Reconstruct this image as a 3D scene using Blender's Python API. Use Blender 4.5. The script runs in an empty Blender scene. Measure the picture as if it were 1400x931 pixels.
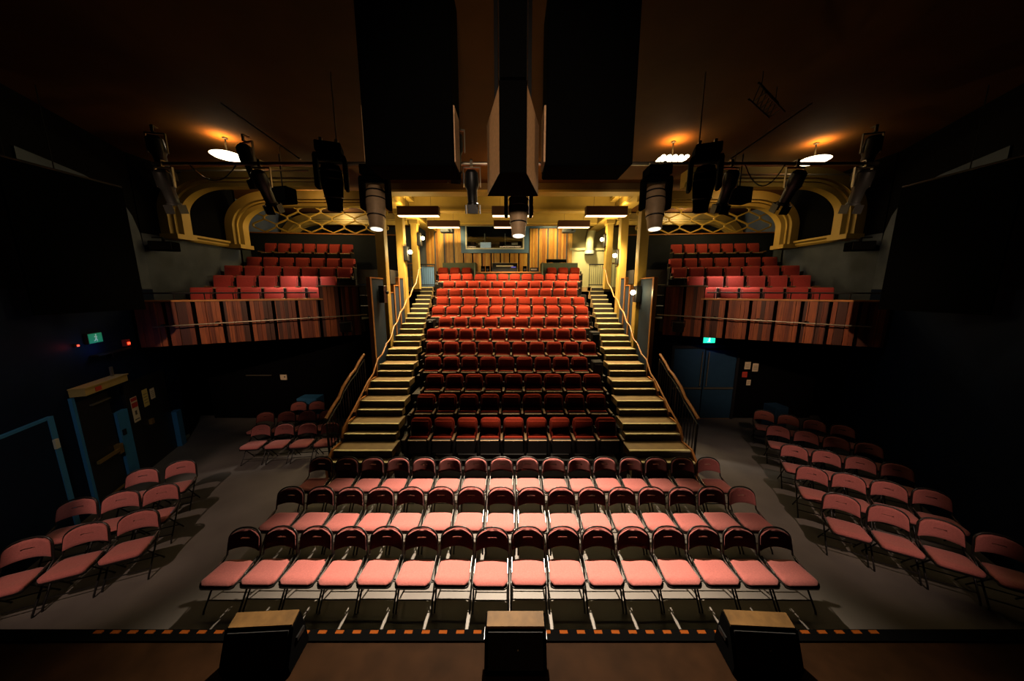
import bpy, bmesh, math, random
from mathutils import Vector, Matrix
random.seed(7)
SC = bpy.context.scene
COL = SC.collection
PI = math.pi
ORD = ['', 'first', 'second', 'third', 'fourth', 'fifth', 'sixth', 'seventh', 'eighth', 'ninth', 'tenth', 'eleventh',
       'twelfth', 'thirteenth', 'fourteenth', 'fifteenth', 'sixteenth']

# ------------------------------------------------------------------ materials
def mat(name, col, rough=0.6, metal=0.0, noise=0.0, scale=8.0, bump=0.0, col2=None, stretch=None, sheen=0.0,
        emit=None, estr=0.0, spec=0.5):
    m = bpy.data.materials.new(name); m.use_nodes = True
    nt = m.node_tree; b = nt.nodes['Principled BSDF']
    b.inputs['Base Color'].default_value = (*col, 1)
    b.inputs['Roughness'].default_value = rough
    b.inputs['Metallic'].default_value = metal
    b.inputs['Specular IOR Level'].default_value = spec
    if sheen: b.inputs['Sheen Weight'].default_value = sheen
    if emit:
        b.inputs['Emission Color'].default_value = (*emit, 1)
        b.inputs['Emission Strength'].default_value = estr
    if noise or bump or col2:
        tc = nt.nodes.new('ShaderNodeTexCoord'); mp = nt.nodes.new('ShaderNodeMapping')
        if stretch: mp.inputs['Scale'].default_value = stretch
        nz = nt.nodes.new('ShaderNodeTexNoise'); nz.inputs['Scale'].default_value = scale
        nz.inputs['Detail'].default_value = 4
        nt.links.new(tc.outputs['Object'], mp.inputs[0]); nt.links.new(mp.outputs[0], nz.inputs['Vector'])
        rp = nt.nodes.new('ShaderNodeValToRGB')
        c2 = col2 or tuple(c*(1-noise) for c in col)
        rp.color_ramp.elements[0].position = 0.3; rp.color_ramp.elements[1].position = 0.7
        rp.color_ramp.elements[0].color = (*c2, 1); rp.color_ramp.elements[1].color = (*col, 1)
        nt.links.new(nz.outputs['Fac'], rp.inputs[0]); nt.links.new(rp.outputs[0], b.inputs['Base Color'])
        if bump:
            bp = nt.nodes.new('ShaderNodeBump'); bp.inputs['Strength'].default_value = bump
            bp.inputs['Distance'].default_value = 0.01
            nt.links.new(nz.outputs['Fac'], bp.inputs['Height']); nt.links.new(bp.outputs[0], b.inputs['Normal'])
    return m

M = {}
M['fold_fabric'] = mat('fold_fabric', (0.52, 0.145, 0.125), 0.9, noise=0.2, scale=60, bump=0.15, sheen=0.25)
M['fold_metal'] = mat('fold_metal', (0.035, 0.032, 0.03), 0.35, 0.6)
M['chrome'] = mat('chrome', (0.5, 0.48, 0.45), 0.25, 0.9)
M['theatre_fabric'] = mat('theatre_fabric', (0.27, 0.025, 0.010), 0.9, noise=0.3, scale=40, bump=0.1, sheen=0.02, spec=0.08)
M['balcony_fabric'] = mat('balcony_fabric', (0.42, 0.05, 0.04), 0.9, noise=0.2, scale=40, bump=0.1, sheen=0.1, spec=0.1)
M['seat_shell'] = mat('seat_shell', (0.008, 0.007, 0.007), 0.6, spec=0.15)
M['arm_wood'] = mat('arm_wood', (0.16, 0.09, 0.04), 0.35, noise=0.4, scale=20)
M['seat_rim'] = mat('seat_rim', (0.42, 0.27, 0.14), 0.45, noise=0.3, scale=30)
M['plate'] = mat('plate', (0.8, 0.75, 0.6), 0.4, 0.3)
M['floor'] = mat('floor', (0.175, 0.155, 0.135), 0.55, col2=(0.12, 0.105, 0.092), scale=1.3, bump=0.05)
M['stage'] = mat('stage', (0.022, 0.0095, 0.0036), 0.7, col2=(0.013, 0.0058, 0.0022), scale=5, bump=0.05, spec=0.03)
M['black'] = mat('black', (0.002, 0.002, 0.002), 0.9, spec=0.01)
M['black_gloss'] = mat('black_gloss', (0.01, 0.01, 0.01), 0.3)
M['black_metal'] = mat('black_metal', (0.02, 0.02, 0.02), 0.4, 0.5)
M['speaker_box'] = mat('speaker_box', (0.7, 0.4, 0.2), 0.5, noise=0.3, scale=30)  # tan puts the light on the speakers' side faces into colour
M['grille'] = mat('grille', (0.004, 0.004, 0.004), 0.85, noise=0.4, scale=120, bump=0.3)
M['wedge_lit'] = mat('wedge_lit', (0.2, 0.105, 0.03), 0.5, noise=0.5, scale=9)  # brown stands for light on the monitors' top faces
M['lit_edge'] = mat('lit_edge', (0.16, 0.038, 0.005), 0.8, spec=0.03)  # orange of light falling on the stage edge, put into colour
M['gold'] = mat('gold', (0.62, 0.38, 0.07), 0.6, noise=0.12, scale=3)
M['gold_shaded'] = mat('gold_shaded', (0.42, 0.26, 0.055), 0.6, noise=0.15, scale=3)  # shaded copy of gold, for faces that catch less light
M['beam_face'] = mat('beam_face', (0.20, 0.11, 0.03), 0.6, noise=0.2, scale=3)  # brown paints the shade on the beam's unlit front
M['ceil'] = mat('ceil', (0.13, 0.048, 0.008), 0.8, noise=0.2, scale=2, spec=0.1)
M['ceil_center'] = mat('ceil_center', (0.12, 0.075, 0.03), 0.8, noise=0.3, scale=2)
M["wall_grey"] = mat("wall_grey", (0.11, 0.12, 0.15), 0.75, noise=0.4, scale=1.6, bump=0.05, spec=0.15)
M['wall_blue'] = mat('wall_blue', (0.003, 0.008, 0.026), 0.7, noise=0.3, scale=2, spec=0.08)
M['wall_low'] = mat('wall_low', (0.022, 0.027, 0.04), 0.7, noise=0.2, scale=2, spec=0.1)
M['base_pale'] = mat('base_pale', (0.35, 0.5, 0.62), 0.5)
M['panel_blue'] = mat('panel_blue', (0.035, 0.05, 0.075), 0.65, noise=0.15, scale=3, spec=0.15)
M['wall_black'] = mat('wall_black', (0.002, 0.002, 0.0025), 0.85, spec=0.05)
M['slate'] = mat('slate', (0.10, 0.12, 0.15), 0.7, noise=0.15, scale=3)
M['blue_paint'] = mat('blue_paint', (0.05, 0.22, 0.45), 0.45, noise=0.1, scale=5)
M['door_blue'] = mat('door_blue', (0.02, 0.055, 0.11), 0.5, noise=0.15, scale=4, spec=0.1)
M['door_navy'] = mat('door_navy', (0.004, 0.011, 0.03), 0.6, noise=0.15, scale=4, spec=0.1)
M['door_black'] = mat('door_black', (0.012, 0.012, 0.014), 0.4)
M['blue_frame'] = mat('blue_frame', (0.10, 0.20, 0.36), 0.5)
M['white_trim'] = mat('white_trim', (0.8, 0.76, 0.62), 0.5)
M['cream'] = mat('cream', (0.72, 0.62, 0.30), 0.7, noise=0.08, scale=3)
M['olive'] = mat('olive', (0.22, 0.17, 0.06), 0.7, noise=0.15, scale=3)
M['green_wall'] = mat('green_wall', (0.05, 0.065, 0.03), 0.6, noise=0.2, scale=6)
M['orange_wood'] = mat('orange_wood', (0.52, 0.20, 0.045), 0.4, noise=0.3, scale=6, stretch=(1, 1, 0.2))
M['tread'] = mat('tread', (0.34, 0.22, 0.08), 0.6, col2=(0.24, 0.15, 0.055), scale=6)
M['riser'] = mat('riser', (0.02, 0.016, 0.012), 0.6)
M['nosing'] = mat('nosing', (0.9, 0.78, 0.42), 0.4)
M['platform'] = mat('platform', (0.02, 0.016, 0.013), 0.7)
M['baluster'] = mat('baluster', (0.012, 0.012, 0.014), 0.4, 0.4)
M['paper'] = mat('paper', (0.75, 0.6, 0.42), 0.7)
M['paper_yellow'] = mat('paper_yellow', (0.75, 0.55, 0.16), 0.7)
M['paper_ink'] = mat('paper_ink', (0.1, 0.08, 0.07), 0.7)
M['red_paint'] = mat('red_paint', (0.6, 0.05, 0.03), 0.45)
M['brass'] = mat('brass', (0.6, 0.38, 0.12), 0.35, 0.8)
M['header_box'] = mat('header_box', (0.55, 0.36, 0.12), 0.5, noise=0.2, scale=6)
M['screen_white'] = mat('screen_white', (0.5, 0.55, 0.55), 0.5, emit=(0.7, 0.8, 0.8), estr=0.35)
M['display_blue'] = mat('display_blue', (0.01, 0.01, 0.03), 0.3, emit=(0.12, 0.1, 0.6), estr=0.6)
M['display_tan'] = mat('display_tan', (0.4, 0.3, 0.12), 0.5, emit=(0.7, 0.5, 0.2), estr=0.25)
M['exit_green'] = mat('exit_green', (0.02, 0.4, 0.2), 0.5, emit=(0.02, 0.75, 0.42), estr=1.3)
M['exit_green_dim'] = mat('exit_green_dim', (0.02, 0.3, 0.14), 0.5, emit=(0.03, 0.45, 0.22), estr=0.2)
M['exit_white'] = mat('exit_white', (0.8, 0.9, 0.85), 0.5, emit=(0.8, 1, 0.95), estr=1.6)
M['exit_white_dim'] = mat('exit_white_dim', (0.6, 0.7, 0.65), 0.5, emit=(0.5, 0.8, 0.65), estr=0.25)
M['led_red'] = mat('led_red', (0.5, 0.02, 0.02), 0.4, emit=(1, 0.06, 0.02), estr=3)
M['lamp'] = mat('lamp', (1, 0.9, 0.7), 0.5, emit=(1, 0.82, 0.52), estr=7)
M['lamp_small'] = mat('lamp_small', (1, 0.9, 0.7), 0.5, emit=(1, 0.85, 0.6), estr=9)
M['led_strip'] = mat('led_strip', (1, 0.8, 0.5), 0.5, emit=(1, 0.66, 0.34), estr=3.5)
M['bulb'] = mat('bulb', (1, 0.9, 0.6), 0.5, emit=(1, 0.88, 0.5), estr=22)
M['head_lens'] = mat('head_lens', (0.8, 0.75, 0.6), 0.2, emit=(1, 0.93, 0.75), estr=1.3)
M['head_shell'] = mat('head_shell', (0.75, 0.5, 0.28), 0.5, 0.1, noise=0.2, scale=12)
M['pendant_box'] = mat('pendant_box', (0.07, 0.022, 0.012), 0.55)
M['chair_wood'] = mat('chair_wood', (0.22, 0.10, 0.035), 0.5, noise=0.3, scale=10)
M['alu'] = mat('alu', (0.35, 0.30, 0.22), 0.35, 0.8)

def wood(name, cols, scale=9.0):
    """Vertical boards: colour changes with each board (a few cm wide) plus grain."""
    m = bpy.data.materials.new(name); m.use_nodes = True
    nt = m.node_tree; b = nt.nodes['Principled BSDF']; b.inputs['Roughness'].default_value = 0.5
    tc = nt.nodes.new('ShaderNodeTexCoord')
    sep = nt.nodes.new('ShaderNodeSeparateXYZ'); nt.links.new(tc.outputs['Object'], sep.inputs[0])
    mul = nt.nodes.new('ShaderNodeMath'); mul.operation = 'MULTIPLY'; mul.inputs[1].default_value = scale
    nt.links.new(sep.outputs['X'], mul.inputs[0])
    fl = nt.nodes.new('ShaderNodeMath'); fl.operation = 'FLOOR'; nt.links.new(mul.outputs[0], fl.inputs[0])
    inf = nt.nodes.new('ShaderNodeObjectInfo')
    ad = nt.nodes.new('ShaderNodeMath'); ad.operation = 'MULTIPLY_ADD'; ad.inputs[1].default_value = 91.7
    nt.links.new(inf.outputs['Random'], ad.inputs[0]); nt.links.new(fl.outputs[0], ad.inputs[2])
    wn = nt.nodes.new('ShaderNodeTexWhiteNoise'); wn.noise_dimensions = '1D'
    nt.links.new(ad.outputs[0], wn.inputs['W'])
    rp = nt.nodes.new('ShaderNodeValToRGB'); rp.color_ramp.interpolation = 'CONSTANT'
    while len(rp.color_ramp.elements) < len(cols): rp.color_ramp.elements.new(0.5)
    for i, c in enumerate(cols):
        rp.color_ramp.elements[i].position = i/len(cols); rp.color_ramp.elements[i].color = (*c, 1)
    nt.links.new(wn.outputs['Value'], rp.inputs[0])
    mp = nt.nodes.new('ShaderNodeMapping'); mp.inputs['Scale'].default_value = (30, 30, 1.6)
    nt.links.new(tc.outputs['Object'], mp.inputs[0])
    nz = nt.nodes.new('ShaderNodeTexNoise'); nz.inputs['Scale'].default_value = 2.2; nz.inputs['Detail'].default_value = 5
    nt.links.new(mp.outputs[0], nz.inputs['Vector'])
    mr = nt.nodes.new('ShaderNodeMapRange'); mr.inputs[1].default_value = 0.3; mr.inputs[2].default_value = 0.7
    mr.inputs[3].default_value = 0.55; mr.inputs[4].default_value = 1.1
    nt.links.new(nz.outputs['Fac'], mr.inputs[0])
    mx = nt.nodes.new('ShaderNodeVectorMath'); mx.operation = 'SCALE'
    nt.links.new(rp.outputs[0], mx.inputs[0]); nt.links.new(mr.outputs[0], mx.inputs['Scale'])
    nt.links.new(mx.outputs[0], b.inputs['Base Color'])
    return m
M['slat_red'] = wood('slat_red', [(0.07, 0.016, 0.006), (0.27, 0.06, 0.016), (0.17, 0.036, 0.011), (0.36, 0.09, 0.024)], 11)
M['slat_gold'] = wood('slat_gold', [(0.42, 0.16, 0.02), (0.68, 0.33, 0.045), (0.55, 0.23, 0.03), (0.75, 0.42, 0.08)], 11)

def glass_mat():
    m = bpy.data.materials.new('booth_glass'); m.use_nodes = True; nt = m.node_tree
    nt.nodes.remove(nt.nodes['Principled BSDF'])
    tr = nt.nodes.new('ShaderNodeBsdfTransparent'); tr.inputs[0].default_value = (0.85, 0.9, 0.88, 1)
    gl = nt.nodes.new('ShaderNodeBsdfGlossy'); gl.inputs['Roughness'].default_value = 0.03
    mx = nt.nodes.new('ShaderNodeMixShader'); mx.inputs[0].default_value = 0.12
    nt.links.new(tr.outputs[0], mx.inputs[1]); nt.links.new(gl.outputs[0], mx.inputs[2])
    nt.links.new(mx.outputs[0], nt.nodes['Material Output'].inputs[0])
    return m
M['glass'] = glass_mat()

# ------------------------------------------------------------------ mesh builder
class B:
    def __init__(s): s.bm = bmesh.new()
    def box(s, x0, x1, y0, y1, z0, z1, rot=None, piv=None):
        vs = [s.bm.verts.new((x, y, z)) for x in (x0, x1) for y in (y0, y1) for z in (z0, z1)]
        for f in ((0, 1, 3, 2), (4, 6, 7, 5), (0, 4, 5, 1), (2, 3, 7, 6), (0, 2, 6, 4), (1, 5, 7, 3)):
            s.bm.faces.new([vs[i] for i in f])
        if rot:
            bmesh.ops.rotate(s.bm, verts=vs, cent=piv or ((x0+x1)/2, (y0+y1)/2, (z0+z1)/2), matrix=rot)
        return s
    def tube(s, pts, r, n=8, cap=True):
        pts = [Vector(p) for p in pts]; rings = []
        rs = r if isinstance(r, (list, tuple)) else [r]*len(pts)
        up = None
        for i, p in enumerate(pts):
            if i == 0: t = pts[1]-p
            elif i == len(pts)-1: t = p-pts[i-1]
            else: t = (pts[i+1]-p).normalized()+(p-pts[i-1]).normalized()
            t.normalize()
            if up is None:
                a = Vector((0, 0, 1)) if abs(t.z) < 0.9 else Vector((1, 0, 0))
                u = t.cross(a).normalized()
            else:
                u = (up - t*up.dot(t)).normalized()
            up = u; v = t.cross(u)
            rings.append([s.bm.verts.new(p+(u*math.cos(2*PI*k/n)+v*math.sin(2*PI*k/n))*rs[i]) for k in range(n)])
        for a, b in zip(rings, rings[1:]):
            for k in range(n): s.bm.faces.new((a[k], a[(k+1) % n], b[(k+1) % n], b[k]))
        if cap: s.bm.faces.new(rings[0][::-1]); s.bm.faces.new(rings[-1])
        return s
    def bar(s, p, q, w, h):
        p, q = Vector(p), Vector(q); t = (q-p).normalized()
        a = Vector((0, 0, 1)) if abs(t.z) < 0.95 else Vector((0, 1, 0))
        u = t.cross(a).normalized()*w/2; v = u.cross(t).normalized()*h/2
        A = [s.bm.verts.new(p+d) for d in (u+v, -u+v, -u-v, u-v)]; C = [s.bm.verts.new(q+d) for d in (u+v, -u+v, -u-v, u-v)]
        for k in range(4): s.bm.faces.new((A[k], A[(k+1) % 4], C[(k+1) % 4], C[k]))
        s.bm.faces.new(A[::-1]); s.bm.faces.new(C)
        return s
    def prism(s, poly, axis, a, b):
        def P(u, v, w): return {'x': (w, u, v), 'y': (u, w, v), 'z': (u, v, w)}[axis]
        A = [s.bm.verts.new(P(u, v, a)) for u, v in poly]; C = [s.bm.verts.new(P(u, v, b)) for u, v in poly]
        n = len(poly)
        for k in range(n): s.bm.faces.new((A[k], A[(k+1) % n], C[(k+1) % n], C[k]))
        s.bm.faces.new(A[::-1]); s.bm.faces.new(C)
        return s
    def lathe(s, prof, n=16, at=(0, 0, 0), axis='z'):
        rings = []
        for r, h in prof:
            ring = []
            for k in range(n):
                c, d = r*math.cos(2*PI*k/n), r*math.sin(2*PI*k/n)
                v = {'z': (c, d, h), 'y': (c, h, d), 'x': (h, c, d)}[axis]
                ring.append(s.bm.verts.new(Vector(at)+Vector(v)))
            rings.append(ring)
        for a, b in zip(rings, rings[1:]):
            for k in range(n): s.bm.faces.new((a[k], a[(k+1) % n], b[(k+1) % n], b[k]))
        s.bm.faces.new(rings[0][::-1]); s.bm.faces.new(rings[-1])
        return s
    def grid(s, f, nu, nv, thick):
        """closed slab from a surface f(u,v)->(point, normal)."""
        T, L = [], []
        for i in range(nu+1):
            T.append([]); L.append([])
            for j in range(nv+1):
                p, nrm = f(i/nu, j/nv); p = Vector(p); nrm = Vector(nrm)
                T[-1].append(s.bm.verts.new(p)); L[-1].append(s.bm.verts.new(p-nrm*thick))
        for i in range(nu):
            for j in range(nv):
                s.bm.faces.new((T[i][j], T[i+1][j], T[i+1][j+1], T[i][j+1]))
                s.bm.faces.new((L[i][j], L[i][j+1], L[i+1][j+1], L[i+1][j]))
        for i in range(nu):
            s.bm.faces.new((T[i][0], L[i][0], L[i+1][0], T[i+1][0])); s.bm.faces.new((T[i][nv], T[i+1][nv], L[i+1][nv], L[i][nv]))
        for j in range(nv):
            s.bm.faces.new((T[0][j], T[0][j+1], L[0][j+1], L[0][j])); s.bm.faces.new((T[nu][j], L[nu][j], L[nu][j+1], T[nu][j+1]))
        return s
    def rbox(s, x0, x1, y0, y1, z0, z1, r, seg=2, rot=None):
        tmp = bmesh.new(); bmesh.ops.create_cube(tmp, size=1)
        for v in tmp.verts:
            v.co = Vector(((x0+x1)/2+v.co.x*(x1-x0), (y0+y1)/2+v.co.y*(y1-y0), (z0+z1)/2+v.co.z*(z1-z0)))
        bmesh.ops.bevel(tmp, geom=list(tmp.edges), offset=r, segments=seg, profile=0.5, affect='EDGES')
        if rot: bmesh.ops.rotate(tmp, verts=tmp.verts, cent=((x0+x1)/2, (y0+y1)/2, (z0+z1)/2), matrix=rot)
        me = bpy.data.meshes.new('t'); tmp.to_mesh(me); tmp.free(); s.bm.from_mesh(me); bpy.data.meshes.remove(me)
        return s
    def build(s, name, m, parent=None, smooth=None, bevel=0.0):
        bmesh.ops.recalc_face_normals(s.bm, faces=s.bm.faces)
        if smooth is not None:
            for f in s.bm.faces: f.smooth = True
            for e in s.bm.edges:
                if len(e.link_faces) == 2 and e.calc_face_angle(0) > smooth: e.smooth = False
        me = bpy.data.meshes.new(name); s.bm.to_mesh(me); s.bm.free()
        me.materials.append(M[m] if isinstance(m, str) else m)
        o = bpy.data.objects.new(name, me); COL.objects.link(o)
        if parent is not None: o.parent = parent
        if bevel:
            md = o.modifiers.new('edge', 'BEVEL'); md.width = bevel; md.segments = 2; md.limit_method = 'ANGLE'
        return o

def thing(name, label, cat, loc=(0, 0, 0), rz=0.0, group=None):
    o = bpy.data.objects.new(name, None); COL.objects.link(o); o.empty_display_size = 0.1
    o.location = loc; o.rotation_euler = (0, 0, rz); o['label'] = label; o['category'] = cat
    if group: o['group'] = group
    return o
def tag(o, label, cat, group=None):
    o['label'] = label; o['category'] = cat
    if group: o['group'] = group
    return o
def struct(o): o['kind'] = 'structure'; return o
KIDS = {}
def copy_tree(o, parent=None):
    c = o.copy(); COL.objects.link(c)
    if parent is not None: c.parent = parent
    for ch in KIDS.get(o.name) or list(o.children): copy_tree(ch, c)
    return c
def RX(a): return Matrix.Rotation(a, 3, 'X')
def RZ(a): return Matrix.Rotation(a, 3, 'Z')

# ------------------------------------------------------------------ room shell
struct(B().box(-12, 12, 2.40, 9.6, -0.1, 0.0).build('floor', 'floor'))
struct(B().box(-12, 12, -4, 2.34, 0.75, 0.9).build('floor_stage', 'stage'))
struct(B().box(-12, 12, -4, 2.34, 0.0, 0.75).build('floor_stage_base', 'black'))
# lower side walls, splayed away from the stage, then straight under the balconies
def wall_x(y): return 8.25+0.45*(y-6.15)
for sx, nm in ((-1, 'left'), (1, 'right')):
    ys = (1.0, 8.2)
    p = [(sx*wall_x(ys[0]), ys[0]), (sx*wall_x(ys[1]), ys[1]), (sx*(wall_x(ys[1])+0.25), ys[1]), (sx*(wall_x(ys[0])+0.25), ys[0])]
    struct(B().prism(p, 'z', 0, 4.1).build('wall_'+nm+'_lower', 'wall_blue'))
    pu = [(sx*(wall_x(ys[0])+0.03), ys[0]), (sx*(wall_x(7.85)+0.03), 7.85), (sx*(wall_x(7.85)+0.25), 7.85), (sx*(wall_x(ys[0])+0.25), ys[0])]
    struct(B().prism(pu, 'z', 4.1, 7.3).build('wall_'+nm+'_upper', 'wall_black'))  # black stands in for the unlit wall round the lit patch
    # lit patch on the splayed wall, its curved light edge built in grey
    prof = [(5.3, 4.1), (7.8, 4.1), (7.8, 5.0), (7.74, 5.45), (7.6, 5.8), (7.35, 6.08), (7.0, 6.24), (6.5, 6.32), (5.3, 6.34)]
    b = B()
    A = [b.bm.verts.new((sx*wall_x(y), y, z)) for y, z in prof]; C = [b.bm.verts.new((sx*(wall_x(y)+0.03), y, z)) for y, z in prof]
    n = len(prof)
    for k in range(n): b.bm.faces.new((A[k], A[(k+1) % n], C[(k+1) % n], C[k]))
    b.bm.faces.new(A); b.bm.faces.new(C[::-1])
    struct(b.build('wall_'+nm+'_lit_patch', 'wall_grey'))
    # straight balcony side wall: grey below the sill, unlit part above put in black
    struct(B().box(sx*9.0, sx*9.3, 7.8, 10.6, 2.6, 5.45).build('wall_'+nm+'_balcony', 'wall_grey'))
    struct(B().box(sx*9.0, sx*9.3, 7.8, 10.6, 5.45, 7.3).build('wall_'+nm+'_unlit_top', 'wall_black'))
    struct(B().box(sx*9.75, sx*10.0, 10.6, 16.6, 3.0, 7.8).build('wall_'+nm+'_rear', 'slate'))
    struct(B().box(sx*9.0, sx*9.75, 10.55, 10.62, 2.6, 7.3).build('wall_'+nm+'_return', 'wall_black'))
    # wall under the balcony with double doors
    struct(B().box(sx*4.35, sx*9.6, 9.4, 9.6, 0, 3.2).build('wall_'+nm+'_under_balcony', 'wall_black'))
    # wall closing the side of the raked seating
    struct(B().box(sx*4.21, sx*4.34, 9.1, 13.6, 0, 2.9).build('wall_'+nm+'_stair', 'wall_blue'))
# ceilings
struct(B().box(-12, 12, 2.0, 9.9, 7.25, 7.4).build('ceiling', 'ceil'))
struct(B().box(-12, 12, -2, 2.0, 7.25, 7.4).build('ceiling_stage', 'wall_black'))
for sx, nm in ((-1, 'left'), (1, 'right')):
    struct(B().box(sx*4.35, sx*10, 9.9, 16.6, 7.25, 7.4).build('ceiling_'+nm, 'ceil'))
struct(B().box(-4.35, 4.35, 9.9, 16.8, 7.75, 7.9).build('ceiling_center', 'ceil_center'))
# centre bay beams
def beam(name, x0, x1, y0, y1, z0, z1, face):
    o = struct(B().box(x0, x1, y0, y1, z0+0.06, z1).build(name, face))
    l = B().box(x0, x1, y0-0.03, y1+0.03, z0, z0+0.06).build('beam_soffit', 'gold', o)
    return o
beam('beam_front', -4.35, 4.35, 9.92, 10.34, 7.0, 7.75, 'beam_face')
beam('beam_middle', -3.86, 3.86, 12.2, 12.55, 7.0, 7.75, 'gold_shaded')
beam('beam_rear', -3.86, 3.86, 14.6, 14.95, 7.0, 7.75, 'gold_shaded')
for sx, nm in ((-1, 'left'), (1, 'right')):
    b = struct(B().box(sx*3.88, sx*4.34, 10.36, 16.4, 7.06, 7.75).build('beam_'+nm, 'gold_shaded'))
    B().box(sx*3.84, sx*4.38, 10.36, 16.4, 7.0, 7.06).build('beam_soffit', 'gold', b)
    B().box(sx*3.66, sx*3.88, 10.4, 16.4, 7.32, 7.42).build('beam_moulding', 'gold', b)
    # square columns standing beside the stairs
    for k, (y, zb) in enumerate(((10.2, 0.0), (12.0, 2.6), (13.75, 4.1))):
        c = struct(B().box(sx*4.02, sx*4.30, y-0.14, y+0.14, zb, 7.0).build('column_'+nm, 'gold', bevel=0.02))
        B().box(sx*3.98, sx*4.34, y-0.18, y+0.18, 6.82, 7.0).build('column_capital', 'gold', c)
# rear wall of the centre bay and lobby
struct(B().box(-10, -2.62, 16.5, 16.7, 4.2, 7.9).build('wall_back_left', 'slate'))
struct(B().box(0.86, 2.98, 16.5, 16.7, 4.2, 7.9).build('wall_back_right', 'slate'))
struct(B().box(-2.62, 0.86, 16.5, 16.7, 4.2, 5.98).build('wall_back_sill', 'wall_blue'))
struct(B().box(-2.62, 0.86, 16.5, 16.7, 7.52, 7.9).build('wall_back_head', 'slate'))
struct(B().box(2.98, 10, 16.5, 16.7, 4.2, 6.12).build('wall_back_cream', 'cream'))
struct(B().box(2.98, 10, 16.5, 16.7, 6.12, 7.9).build('wall_back_olive', 'olive'))
struct(B().box(2.98, 5.2, 16.42, 16.5, 6.08, 6.2).build('trim_1', 'cream'))
# lobby floor at the top
struct(B().box(-9.75, 9.75, 14.47, 16.7, 4.0, 4.2).build('floor_lobby', 'tread'))
for sx in (-1, 1):
    struct(B().box(sx*3.5, sx*9.75, 13.9, 14.47, 4.0, 4.2).build('floor_lobby_side', 'tread'))

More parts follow.
